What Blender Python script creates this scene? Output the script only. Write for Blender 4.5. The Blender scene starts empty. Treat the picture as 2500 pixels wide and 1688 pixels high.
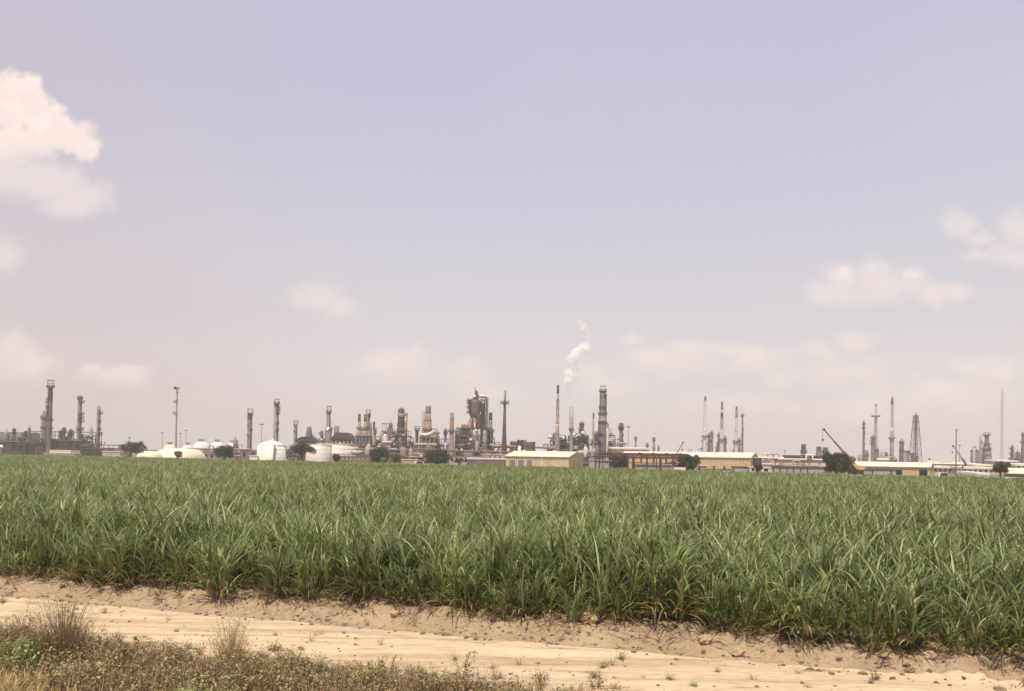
HAZE = .00028; EXPO = 0.2; SKY_GAIN = .945
SKY_STOPS = [(0., (.76, .70, .685)), (.07, (.755, .695, .69)), (.165, (.71, .66, .685)), (.31, (.605, .60, .70)), (.5, (.53, .525, .675)), (1., (.45, .46, .64))]
SKY_PINK = (.70, .63, .69)
CLOUD_S = (.985, .835, .75); CLOUD_M2 = (.86, .735, .695); CLOUD_M = (.835, .725, .695); CLOUD_F = (.85, .74, .685); CLOUD_F2 = (.81, .71, .695); CLOUD_V = (.80, .725, .70)
import bpy, math, random
from mathutils import Vector, noise
R_ = math.radians
PI = math.pi
random.seed(7)
SC = bpy.context.scene
COL = SC.collection
# ---------------------------------------------------------------- camera
F = 1900.0; CAMZ = 4.2; PITCH = R_(0.8); ROLL = R_(0.95); PY0 = 1091.5
fw = Vector((0, math.cos(PITCH), math.sin(PITCH)))
u0 = Vector((0, -math.sin(PITCH), math.cos(PITCH))); r0 = Vector((1, 0, 0))
rt = r0*math.cos(ROLL) + u0*math.sin(ROLL)
up = -r0*math.sin(ROLL) + u0*math.cos(ROLL)
def ray(px, py): return rt*((px-1250)/F) + up*((PY0-py)/F) + fw
def W(px, py, Y):
    d = ray(px, py); t = Y/d.y
    return Vector((d.x*t, Y, CAMZ + d.z*t))
def Xp(px, Y, py=1095): return W(px, py, Y).x
def Zp(px, py, Y): return W(px, py, Y).z
GZ = -0.45
cam = bpy.data.cameras.new('camera'); camo = bpy.data.objects.new('camera', cam); COL.objects.link(camo)
from mathutils import Matrix
camo.matrix_world = Matrix(((rt.x, up.x, -fw.x, 0), (rt.y, up.y, -fw.y, 0), (rt.z, up.z, -fw.z, CAMZ), (0, 0, 0, 1)))
cam.sensor_fit = 'HORIZONTAL'; cam.sensor_width = 36; cam.lens = 36*F/2500
cam.shift_y = (PY0-844)/2500; cam.clip_start = 0.3; cam.clip_end = 9000
SC.camera = camo
# ---------------------------------------------------------------- materials
MATS = {}
def nodes(name):
    m = bpy.data.materials.new(name); m.use_nodes = True
    nt = m.node_tree; nt.nodes.clear()
    return m, nt, nt.nodes, nt.links
def pm(name, c, rough=.6, metal=0., var=.18, sc=.35, stretch=1., c2=None, thr=None, spec=.4):
    """painted / weathered surface: base colour varied by two noises; c2 shows as patches of stain"""
    m, nt, N, L = nodes(name)
    out = N.new('ShaderNodeOutputMaterial'); b = N.new('ShaderNodeBsdfPrincipled')
    L.new(b.outputs[0], out.inputs[0])
    g = N.new('ShaderNodeTexCoord'); mp = N.new('ShaderNodeMapping')
    L.new(g.outputs['Object'], mp.inputs[0]); mp.inputs['Scale'].default_value = (sc, sc, sc*stretch)
    n1 = N.new('ShaderNodeTexNoise'); n1.inputs['Scale'].default_value = 1.; n1.inputs['Detail'].default_value = 4
    L.new(mp.outputs[0], n1.inputs['Vector'])
    mr = N.new('ShaderNodeMapRange'); mr.inputs[1].default_value = .3; mr.inputs[2].default_value = .7
    mr.inputs[3].default_value = 1-var; mr.inputs[4].default_value = 1+var
    L.new(n1.outputs[0], mr.inputs[0])
    mul = N.new('ShaderNodeVectorMath'); mul.operation = 'SCALE'
    L.new(mr.outputs[0], mul.inputs['Scale'])
    if c2:
        n2 = N.new('ShaderNodeTexNoise'); n2.inputs['Scale'].default_value = 2.3; n2.inputs['Detail'].default_value = 5
        L.new(mp.outputs[0], n2.inputs['Vector'])
        m2 = N.new('ShaderNodeMapRange'); t = thr or .55
        m2.inputs[1].default_value = t; m2.inputs[2].default_value = t+.12
        L.new(n2.outputs[0], m2.inputs[0])
        mx = N.new('ShaderNodeMix'); mx.data_type = 'RGBA'
        mx.inputs[6].default_value = (*c, 1); mx.inputs[7].default_value = (*c2, 1)
        L.new(m2.outputs[0], mx.inputs[0]); L.new(mx.outputs[2], mul.inputs[0])
    else:
        mul.inputs[0].default_value = c
    L.new(mul.outputs[0], b.inputs['Base Color'])
    b.inputs['Roughness'].default_value = rough; b.inputs['Metallic'].default_value = metal
    b.inputs['Specular IOR Level'].default_value = spec
    MATS[name] = m
    return m
pm('grey_steel', (.165, .145, .145), stretch=.25, c2=(.10, .072, .06))
pm('pale_steel', (.35, .32, .305), stretch=.2, c2=(.2, .16, .14))
pm('mid_grey', (.25, .222, .215), stretch=.25, c2=(.13, .10, .09))
pm('dark_steel', (.06, .048, .047), c2=(.09, .05, .035))
pm('near_black', (.028, .022, .022))  # plain near-black tone for stack tips, end bay and clad panels
pm('frame_steel', (.085, .068, .066), c2=(.12, .075, .055), sc=.5)
pm('light_frame', (.26, .235, .225))
pm('rust', (.26, .12, .065), c2=(.17, .07, .04), stretch=.4)
pm('orange_insulation', (.43, .235, .14), c2=(.32, .165, .10), stretch=.3)
pm('tan_insulation', (.42, .325, .225), c2=(.31, .20, .13), stretch=.25, thr=.58)
pm('pink_grey', (.40, .315, .275), c2=(.26, .16, .13), stretch=.2)
pm('brown_brick', (.20, .14, .12), c2=(.145, .10, .088))
pm('white_paint', (.78, .735, .635), rough=.45, var=.06, c2=(.66, .58, .48), thr=.66, stretch=.15)
pm('cream_paint', (.76, .66, .47), rough=.5, var=.06)
pm('cream_roof', (.78, .69, .50), rough=.45, var=.06, stretch=.2)
pm('pale_roof', (.70, .60, .50), rough=.5, var=.08)
pm('tank_grey', (.62, .56, .49), rough=.5, var=.06, c2=(.48, .41, .36), thr=.62, stretch=.15)
pm('dome_cream', (.80, .71, .52), rough=.5, var=.04)
pm('yellow_wall', (.57, .47, .295), rough=.55, var=.07, c2=(.46, .36, .22), stretch=.08, sc=.6)
pm('mustard_wall', (.57, .43, .235), rough=.55, var=.07, c2=(.46, .34, .185), stretch=.08, sc=.6)
pm('door_grey', (.22, .21, .22), rough=.5, var=.08)
pm('dark_opening', (.02, .016, .015))
pm('grey_wall', (.40, .375, .35), rough=.6, var=.07)
pm('maroon_steel', (.098, .044, .042), var=.2, c2=(.075, .032, .03))
pm('beige_wall', (.46, .38, .31), rough=.6, c2=(.34, .26, .2))
pm('mauve_wall', (.27, .205, .19), rough=.6, c2=(.19, .13, .115))
pm('crane_yellow', (.66, .42, .10), rough=.4, var=.08)
pm('rubber', (.02, .02, .02))
pm('glass_dark', (.03, .035, .04), rough=.1)
pm('silver_clad', (.62, .58, .55), rough=.3, metal=.35, var=.1)
pm('wood_pole', (.16, .115, .085), stretch=.1)
pm('galvanised', (.33, .31, .30), rough=.45, metal=.3)
pm('bark', (.085, .062, .045), sc=3, c2=(.05, .037, .03))
pm('red_paint', (.38, .05, .04))
pm('plume_grey', (.5, .47, .45))
# ---------------------------------------------------------------- mesh builder
class MB:
    def __init__(s): s.v = []; s.f = []; s.sm = []
    def add(s, vs, fs, sm=False):
        o = len(s.v); s.v += [tuple(p) for p in vs]
        for f in fs: s.f.append(tuple(i+o for i in f)); s.sm.append(sm)
        return s
    def box(s, x, y, z0, z1, wx, wy, rot=0., tx=1., ty=1.):
        c, n = math.cos(rot), math.sin(rot); vs = []
        for z, kx, ky in ((z0, 1, 1), (z1, tx, ty)):
            for a, b in ((-1, -1), (1, -1), (1, 1), (-1, 1)):
                dx, dy = a*wx/2*kx, b*wy/2*ky
                vs.append((x+dx*c-dy*n, y+dx*n+dy*c, z))
        return s.add(vs, [(3, 2, 1, 0), (4, 5, 6, 7), (0, 1, 5, 4), (1, 2, 6, 5), (2, 3, 7, 6), (3, 0, 4, 7)])
    def bar(s, p, q, w, h=None):
        """square section beam between two points"""
        p, q = Vector(p), Vector(q); d = (q-p)
        if d.length < 1e-6: return s
        d.normalize(); h = h or w
        a = d.cross(Vector((0, 0, 1))) if abs(d.z) < .95 else d.cross(Vector((0, 1, 0)))
        a.normalize(); b = d.cross(a); vs = []
        for e in (p, q):
            for i, j in ((-1, -1), (1, -1), (1, 1), (-1, 1)): vs.append(e + a*(i*w/2) + b*(j*h/2))
        return s.add(vs, [(3, 2, 1, 0), (4, 5, 6, 7), (0, 1, 5, 4), (1, 2, 6, 5), (2, 3, 7, 6), (3, 0, 4, 7)])
    def tube(s, p, q, r, n=8, r2=None, caps=True):
        p, q = Vector(p), Vector(q); d = q-p
        if d.length < 1e-6: return s
        d.normalize()
        a = d.cross(Vector((0, 0, 1))) if abs(d.z) < .95 else d.cross(Vector((0, 1, 0)))
        a.normalize(); b = d.cross(a); r2 = r if r2 is None else r2; vs = []
        for e, rr in ((p, r), (q, r2)):
            for i in range(n):
                t = 2*PI*i/n; vs.append(e + a*(rr*math.cos(t)) + b*(rr*math.sin(t)))
        s.add(vs, [(i, (i+1) % n, n+(i+1) % n, n+i) for i in range(n)], True)
        if caps: s.add(vs, [tuple(range(n-1, -1, -1)), tuple(range(n, 2*n))])
        return s
    def path(s, pts, r, n=8):
        for a, b in zip(pts, pts[1:]): s.tube(a, b, r, n)
        for p in pts[1:-1]: s.ball(p, r*1.02, n, 4)
        return s
    def lathe(s, x, y, prof, n=20, caps=True):
        vs = []
        for z, r in prof:
            for i in range(n):
                t = 2*PI*i/n; vs.append((x+r*math.cos(t), y+r*math.sin(t), z))
        fs = []
        for k in range(len(prof)-1):
            for i in range(n): fs.append((k*n+i, k*n+(i+1) % n, (k+1)*n+(i+1) % n, (k+1)*n+i))
        s.add(vs, fs, True)
        if caps:
            m = len(prof)-1
            s.add([vs[i] for i in range(n)], [tuple(range(n-1, -1, -1))])
            s.add([vs[m*n+i] for i in range(n)], [tuple(range(n))])
        return s
    def ball(s, c, r, n=14, m=8, sz=1.):
        prof = []
        for k in range(m+1):
            t = -PI/2 + PI*k/m; prof.append((c[2]+r*sz*math.sin(t), max(1e-3, r*math.cos(t))))
        return s.lathe(c[0], c[1], prof, n, False)
    def quad(s, a, b, c, d): return s.add([a, b, c, d], [(0, 1, 2, 3)])
    def build(s, name, mat, parent=None, label=None):
        off = Vector(parent['_w']) if parent is not None else Vector((0, 0, 0))
        me = bpy.data.meshes.new(name)
        me.from_pydata([(p[0]-off.x, p[1]-off.y, p[2]-off.z) for p in s.v], [], s.f)
        me.polygons.foreach_set('use_smooth', s.sm)
        me.materials.append(MATS[mat] if isinstance(mat, str) else mat)
        me.update()
        o = bpy.data.objects.new(name, me); COL.objects.link(o)
        if parent is not None: o.parent = parent
        o['_w'] = tuple(off)
        if label: o['label'] = label
        return o
ALL = []
def thing(name, label, cat, loc, group=None):
    o = bpy.data.objects.new(name, None); COL.objects.link(o)
    o.empty_display_size = 1; o.location = loc; o['_w'] = tuple(loc)
    o['label'] = label; o['category'] = cat; o['kind'] = 'thing'
    if group: o['group'] = group
    ALL.append(o); return o
def tag(o, label, cat, group=None, kind=None):
    if label: o['label'] = label
    if cat: o['category'] = cat
    if group: o['group'] = group
    o['kind'] = kind or 'thing'
    return o
def struct(o): o['kind'] = 'structure'; return o
pm('rust_red', (.145, .085, .08), c2=(.11, .07, .068), stretch=.3)
pm('pink_light', (.50, .33, .26), var=.1)
pm('dark_patched', (.085, .068, .062), c2=(.22, .14, .09), stretch=.35, sc=.22, thr=.56)
pm('rust_dark', (.13, .09, .065), c2=(.09, .05, .04))
pm('red_base', (.19, .125, .115))
pm('pale_mauve', (.42, .36, .35))
pm('pale_grey', (.40, .365, .35), c2=(.33, .285, .265), stretch=.2)
pm('stack_white', (.62, .57, .545), var=.06, c2=(.52, .46, .43), stretch=.2)
pm('brown_grey', (.17, .125, .115))
pm('purple_grey', (.155, .125, .14), var=.1)
pm('mast_pale', (.5, .45, .45))
pm('clod_pale', (.44, .325, .205), sc=4., rough=.95, spec=.1)
pm('red_faded', (.30, .10, .09))
# ---------------------------------------------------------------- plant library
def deck_ring(mb, x, y, z, r, ext, a0, a1, th=.42, rail=True):
    """annular platform with handrail between two angles (degrees)"""
    n = max(4, int((a1-a0)/18)); ro = r+ext
    vs = []; 
    for i in range(n+1):
        t = R_(a0+(a1-a0)*i/n); c, s = math.cos(t), math.sin(t)
        for rr, zz in ((r*.97, z-th), (ro, z-th), (ro, z), (r*.97, z)): vs.append((x+rr*c, y+rr*s, zz))
    fs = []
    for i in range(n):
        a = i*4; b = a+4
        fs += [(a+1, a, b, b+1), (a+2, a+1, b+1, b+2), (a+3, a+2, b+2, b+3)]
    fs += [(0, 1, 2, 3), (n*4+3, n*4+2, n*4+1, n*4)]
    mb.add(vs, fs)
    if rail:
        for i in range(n+1):
            t = R_(a0+(a1-a0)*i/n); p = (x+ro*math.cos(t), y+ro*math.sin(t))
            mb.bar((*p, z), (*p, z+1.15), .09)
            if i:
                for h in (.6, 1.15): mb.bar((*q, z+h), (*p, z+h), .13)
            q = p
        for t in (a0+8, (a0+a1)/2, a1-8):   # knee brackets
            t = R_(t); c, s = math.cos(t), math.sin(t)
            mb.bar((x+r*c, y+r*s, z-1.3), (x+ro*.97*c, y+ro*.97*s, z-th), .14)
    return mb
def rad_at(prof, py):
    ps = sorted(prof)
    if py <= ps[0][0]: return ps[0][1]
    for a, b in zip(ps, ps[1:]):
        if a[0] <= py <= b[0]: return a[1]+(b[1]-a[1])*(py-a[0])/max(1e-6, b[0]-a[0])
    return ps[-1][1]
def column(name, label, cat, px, Y, prof, mat, plats=(), head=None, bands=(), group=None, ladder=True, pipes=(), hollow=False,
           dome=.5, pmat='frame_steel', spikes=0, n=20, shell='shell'):
    k = Y/F; tops = min(p[0] for p in prof); bots = max(p[0] for p in prof)
    X = Xp(px, Y, (tops+bots)/2); z = lambda py: Zp(px, py, Y)
    t = thing(name, label, cat, (X, Y, GZ), group)
    pr = sorted(prof, reverse=True); lp = [(GZ, pr[0][1]/2*k)]
    for py, w in pr: 
        if z(py) > lp[-1][0]+1e-3: lp.append((z(py), w/2*k))
    zt, rt_ = lp[-1]
    if hollow: lp += [(zt, rt_*.8), (zt-3, rt_*.78)]
    elif dome:
        for a in (25, 50, 75): lp.append((zt+rt_*dome*math.sin(R_(a)), rt_*math.cos(R_(a))))
    mb = MB().lathe(X, Y, lp, n)
    for i in range(1, 5):      # girth flanges
        zz = GZ+(zt-GZ)*i/5; rr = rad_at([(-a, b) for a, b in lp[:len(pr)+1]], -zz)
        mb.lathe(X, Y, [(zz, rr*1.0), (zz, rr*1.06), (zz+.3, rr*1.06), (zz+.3, rr*1.0)], n, False)
    mb.build(shell, mat, t)
    for b in bands:
        p0, p1, bm = b[:3]; nm = b[3] if len(b) > 3 else 'painted_band'
        r0_, r1_ = rad_at(prof, p0)/2*k*1.035+.02, rad_at(prof, p1)/2*k*1.035+.02
        pf = [(z(p0), r0_), (z(p1), r1_)]
        if abs(p1-tops) < .6: pf = [(z(p0), r0_), (z(p1)+.06, r1_), (z(p1)+.06, r1_*.78), (z(p1)-2.5, r1_*.77)]
        MB().lathe(X, Y, pf, n, False).build(nm, bm, t)
    for py, d, ext in plats:
        a0, a1 = {'L': (115, 265), 'R': (-85, 65), 'A': (-180, 180), 'F': (-150, -30)}[d]
        deck_ring(MB(), X, Y, z(py), rad_at(prof, py)/2*k, ext*k, a0, a1).build('platform', pmat, t)
    if ladder:
        m = MB(); aa = R_(-150 if random.random() < .5 else -40); w = .3
        pts = [q for q in lp[:len(pr)+1]]
        for (za, ra), (zb, rb) in zip(pts, pts[1:]):
            for sgn in (-1, 1):
                px_, py_ = -math.sin(aa)*w*sgn, math.cos(aa)*w*sgn
                m.bar((X+math.cos(aa)*(ra+.35)+px_, Y+math.sin(aa)*(ra+.35)+py_, za), (X+math.cos(aa)*(rb+.35)+px_, Y+math.sin(aa)*(rb+.35)+py_, zb), .1)
            for i in range(int((zb-za)/1.2)):
                f = (i+.5)/max(1, int((zb-za)/1.2)); rr = ra+(rb-ra)*f+.35; zz = za+(zb-za)*f
                c, s = math.cos(aa), math.sin(aa)
                m.bar((X+c*rr+s*w, Y+s*rr-c*w, zz), (X+c*rr-s*w, Y+s*rr+c*w, zz), .08)
        m.build('ladder', mat, t)
    if head:
        kind, pt, w = head; zz = z(pt); hw = w/2*k; m = MB()
        if kind == 'gantry':
            for sx in (-1, 1):
                for sy in (-.4, .4): m.bar((X+sx*hw*.8, Y+sy*hw, zt-.2), (X+sx*hw*.8, Y+sy*hw, zz), .22)
            for sy in (-.4, .4):
                m.bar((X-hw*1.05, Y+sy*hw, zz), (X+hw*1.05, Y+sy*hw, zz), .38)
                m.bar((X-hw*.8, Y+sy*hw, (zz+zt)/2), (X+hw*.8, Y+sy*hw, (zz+zt)/2), .16)
            for sx in (-1, 1): m.bar((X+sx*hw*.8, Y-.4*hw, zz), (X+sx*hw*.8, Y+.4*hw, zz), .25)
            m.build('lifting_gantry', pmat, t)
        elif kind == 'hoop':
            pts = [(X+hw*math.cos(R_(a)), Y, zt+(zz-zt)*math.sin(R_(a))) for a in range(0, 181, 20)]
            m.path(pts, .2, 6); m.path([(X, p[1]+(p[0]-X), p[2]) for p in pts], .16, 6); m.build('overhead_pipe', pmat, t)
        elif kind == 'flare_tip':
            m.lathe(X, Y, [(zt, rt_*.9), (zt+(zz-zt)*.35, rt_*.95), (zz, rt_*.35)], 10)
            for a in range(0, 360, 90): m.bar((X+rt_*math.cos(R_(a)), Y+rt_*math.sin(R_(a)), zt-1), (X+rt_*.6*math.cos(R_(a)), Y+rt_*.6*math.sin(R_(a)), zz+.6), .14)
            m.build('flare_tip', 'dark_steel', t)
        elif kind == 'vapour_line':   # pipe leaves the top and runs down the right (w>0) or left (w<0) side
            sx = 1 if w > 0 else -1; ww = abs(w)*k; r = .45
            m.path([(X, Y-.2, zt), (X, Y-.2, zz), (X+sx*ww, Y-.2, zz), (X+sx*ww, Y-.2, GZ+1)], r, 8); m.build('overhead_pipe', 'pale_steel', t)
    for dx, w, pt, pmt in pipes:
        x = X+dx*k; r = w/2*k; rr = rad_at(prof, pt)/2*k; yy = Y-max(.5, rr*.6)
        MB().path([(x, yy, GZ+.5), (x, yy, z(pt)), (X, Y-.1, z(pt)+.2)], r, 8).build('riser_pipe', pmt, t)
    return t
def beam_frame(m, x0, x1, y0, y1, zs, nx, ny, w=.35, brace=.3, seed=0):
    rr = random.Random(seed)
    xs = [x0+(x1-x0)*i/max(1, nx-1) for i in range(nx)]; ys = [y0+(y1-y0)*i/max(1, ny-1) for i in range(ny)]
    for x in xs:
        for y in ys: m.box(x, y, GZ, zs[-1], w, w)
    for z in zs:
        for y in ys: m.bar((x0, y, z), (x1, y, z), w*.8)
        for x in xs: m.bar((x, y0, z-.01), (x, y1, z-.01), w*.7)
    lv = [GZ]+list(zs)
    for a, b in zip(lv, lv[1:]):
        for i in range(nx-1):
            if rr.random() < brace:
                m.bar((xs[i], y0-.02, a), (xs[i+1], y0-.02, b), w*.5)
                if rr.random() < .5: m.bar((xs[i+1], y0-.03, a), (xs[i], y0-.03, b), w*.5)
    return m
def structure(label, x0, x1, top, Y, dep=12, floors=3, seed=1, group=None, fmat='frame_steel', vmats=('grey_steel', 'pale_steel', 'mid_grey'), nv=5, npipe=6,
              name='process_structure', cat='process unit', clad=None, ragged=True, hot=None, rails=True):
    """open steel process structure: frame, decks, handrails, vessels and pipes"""
    rr = random.Random(seed); k = Y/F; mid = (x0+x1)/2
    xa, xb = Xp(x0, Y), Xp(x1, Y); zt = Zp(mid, top, Y)
    t = thing(name, label, cat, ((xa+xb)/2, Y+dep/2, GZ), group)
    zs = [GZ+(zt-GZ)*(i+1)/floors for i in range(floors)]
    nx = max(2, int((xb-xa)/5)+1); w = max(.3, .9*k)
    m = MB(); ny = 3
    m = beam_frame(m, xa, xb, Y, Y+dep, zs[:-1] or zs, nx, ny, w, .35, seed)
    if ragged and floors > 1:
        a = xa+(xb-xa)*rr.uniform(0, .35); b = a+(xb-xa)*rr.uniform(.35, .6)
        for x in (a, b):
            for y in (Y, Y+dep): m.box(x, y, zs[-2], zs[-1], w, w)
        for y in (Y, Y+dep): m.bar((a, y, zs[-1]), (b, y, zs[-1]), w)
    m.build('steel_frame', fmat, t)
    for i, z in enumerate(zs[:-1]):
        d = MB(); a = xa+(xb-xa)*rr.uniform(0, .25); b = xb-(xb-xa)*rr.uniform(0, .25)
        d.box((a+b)/2, Y+dep/2, z+.05, z+.3, b-a, dep*.96); d.build('floor_deck', fmat, t)
        if rails:
            h = MB()
            for hh in (.9, 1.4): h.bar((a, Y+.02*dep, z+hh), (b, Y+.02*dep, z+hh), .13)
            q = a
            while q <= b: h.bar((q, Y+.02*dep, z+.3), (q, Y+.02*dep, z+1.4), .12); q += 2.2
            h.build('handrail', fmat, t)
    for i in range(nv):
        v = MB(); x = xa+(xb-xa)*(i+.5+rr.uniform(-.35, .35))/nv; fl = rr.choice([GZ]+zs[:-1]); y = Y+dep*rr.uniform(.1, .7)
        if rr.random() < .55:
            r = rr.uniform(.9, 1.9); h = rr.uniform(4, 8)*min(1., (zt-GZ)/14+.3)
            v.lathe(x, y, [(fl+.3, r*.9), (fl+.9, r), (fl+h, r), (fl+h+r*.4, r*.75), (fl+h+r*.6, r*.2)], 14)
            for a in (0, 2.1, 4.2): v.bar((x+r*.8*math.cos(a), y+r*.8*math.sin(a), fl), (x+r*.8*math.cos(a), y+r*.8*math.sin(a), fl+1), .25)
            v.tube((x, y, fl+h), (x, y, fl+h+r+1.2), .25)
        else:
            r = rr.uniform(.8, 1.5); L = rr.uniform(4, 8)
            v.tube((x-L/2, y, fl+r+.8), (x+L/2, y, fl+r+.8), r, 14)
            v.ball((x-L/2, y, fl+r+.8), r*.97, 12, 6); v.ball((x+L/2, y, fl+r+.8), r*.97, 12, 6)
            for s in (-.3, .3): v.box(x+L*s, y, fl+.05, fl+r+.4, .5, r*1.4)
        v.build('vessel', hot if hot and rr.random() < .35 else rr.choice(vmats), t)
    for i in range(npipe):
        p = MB(); r = rr.uniform(.16, .38); z = rr.choice(zs[:-1] or zs)+rr.uniform(-1.5, 1.2); y = Y+dep*rr.uniform(-.03, .5)
        if z < GZ+1: z = GZ+1.5
        a = xa+(xb-xa)*rr.uniform(0, .5); b = xa+(xb-xa)*rr.uniform(.5, 1.)
        za = max(GZ+.5, z-rr.uniform(1, 6)); zb = z+rr.uniform(-4, 3)
        zb = max(GZ+.6, min(zb, zt))
        p.path([(a, y, za), (a, y, z), (b, y, z), (b, y, zb)], r, 7)
        p.build('pipe', hot if hot and rr.random() < .3 else rr.choice(vmats), t)
    if clad:
        for f0, f1, z0f, z1f, cm in clad:
            c = MB(); a, b = xa+(xb-xa)*f0, xa+(xb-xa)*f1
            c.box((a+b)/2, Y+dep*.35, GZ+(zt-GZ)*z0f, GZ+(zt-GZ)*z1f, b-a, dep*.6); c.build('clad_panel', cm, t)
    return t
def pipe_rack(label, x0, x1, top, Y, levels=2, dep=8, npipe=7, seed=3, fmat='frame_steel', pm_=('pale_steel', 'mid_grey', 'tan_insulation', 'beige_wall'), group='pipe racks', base=None):
    rr = random.Random(seed); k = Y/F; xa, xb = Xp(x0, Y), Xp(x1, Y); zt = Zp((x0+x1)/2, top, Y)
    t = thing('pipe_rack', label, 'pipe rack', ((xa+xb)/2, Y+dep/2, GZ), group)
    zs = [GZ+(zt-GZ)*(i+1.)/levels for i in range(levels)]
    nx = max(2, int((xb-xa)/7)+1)
    beam_frame(MB(), xa, xb, Y, Y+dep, zs, nx, 2, max(.3, .8*k), .18, seed).build('steel_frame', fmat, t)
    for i in range(npipe):
        z = zs[i % levels]; r = rr.uniform(.22, .45); y = Y+.4+(dep-.8)*(i//levels)/max(1, npipe/levels-.5)
        a = xa-rr.uniform(0, 2); b = xb+rr.uniform(0, 2)
        pts = [(a, y, z+.3+r), (b, y, z+.3+r)]
        if rr.random() < .4:
            c = a+(b-a)*rr.uniform(.2, .7); q = z+.3+r
            pts = [(a, y, q), (c, y, q), (c, y, q+2), (c+3, y, q+2), (c+3, y, q), (b, y, q)]
        MB().path(pts, r, 7).build('pipe', rr.choice(pm_), t)
    return t
def tank(label, x0, x1, edge, apex, Y, wall='white_paint', roof='white_paint', stair=True, name='storage_tank'):
    k = Y/F; c = (x0+x1)/2; R = (x1-x0)/2*k; X = Xp(c, Y); yy = Y+R*.2
    zt = Zp(c, edge, Y); za = Zp(c, apex, Y)
    t = thing(name, label, 'storage tank', (X, yy, GZ))
    m = MB().lathe(X, yy, [(GZ, R*1.01), (GZ+.3, R), (zt, R), (zt+.02, R*.985)], 56)
    h = zt-GZ
    for i in range(1, 4): m.lathe(X, yy, [(GZ+h*i/4, R), (GZ+h*i/4+.02, R*1.004), (GZ+h*i/4+.14, R*1.004), (GZ+h*i/4+.16, R)], 56, False)
    m.build('shell', wall, t)
    MB().lathe(X, yy, [(zt-.05, R*1.0), (zt+.18, R*1.015)]+[(zt+.18+(za-zt)*f, R*(1-.97*g)) for f, g in ((.35, .28), (.7, .62), (1, 1))], 56, False).build('roof', roof, t)
    m = MB()
    for i in range(36):
        a = 2*PI*i/36; b = 2*PI*(i+1)/36; p = (X+R*.99*math.cos(a), yy+R*.99*math.sin(a)); q = (X+R*.99*math.cos(b), yy+R*.99*math.sin(b))
        m.bar((*p, zt+.1), (*p, zt+1.2), .06); m.bar((*p, zt+1.2), (*q, zt+1.2), .06)
    m.build('roof_rail', 'white_paint', t)
    if stair:
        m = MB(); n = 22; a0, a1 = R_(-66), R_(-61)
        for i in range(n):
            a = a0+(a1-a0)*i/n; b = a0+(a1-a0)*(i+1)/n; z = GZ+(h*(i+.5)/n)
            m.bar(((R+.5)*math.cos(a)+X, (R+.5)*math.sin(a)+yy, z), ((R+.5)*math.cos(b)+X, (R+.5)*math.sin(b)+yy, z+h/n*.9), .8, .12)
            m.bar(((R+.9)*math.cos(a)+X, (R+.9)*math.sin(a)+yy, z+1), ((R+.9)*math.cos(b)+X, (R+.9)*math.sin(b)+yy, z+1+h/n), .07)
        m.build('stair', 'grey_steel', t)
    MB().lathe(X+R*.1, yy-R*.1, [(zt+(za-zt)*.7, .5), (za+.5, .5), (za+.7, .2)], 10).build('vent', 'white_paint', t)
    return t
def sphere_tank(label, x0, x1, top, Y, group='white gas spheres', mat='white_paint'):
    k = Y/F; c = (x0+x1)/2; R = (x1-x0)/2*k*1.02; X = Xp(c, Y); zc = Zp(c, top, Y)-R
    t = thing('sphere_tank', label, 'gas sphere', (X, Y, GZ), group)
    MB().ball((X, Y, zc), R, 36, 18).build('shell', mat, t)
    for i in range(8):
        a = 2*PI*(i+.5)/8
        MB().tube((X+R*.97*math.cos(a), Y+R*.97*math.sin(a), min(GZ, zc-R)), (X+R*.97*math.cos(a), Y+R*.97*math.sin(a), zc+R*.1), .35, 8).build('leg', mat, t)
    m = MB(); deck_ring(m, X, Y, zc+R+.35, .2, R*.3, -180, 179, .2)
    m.lathe(X, Y, [(zc+R*.97, .8), (zc+R+.4, .8)], 10); m.build('top_platform', 'frame_steel', t)
    return t
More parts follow.
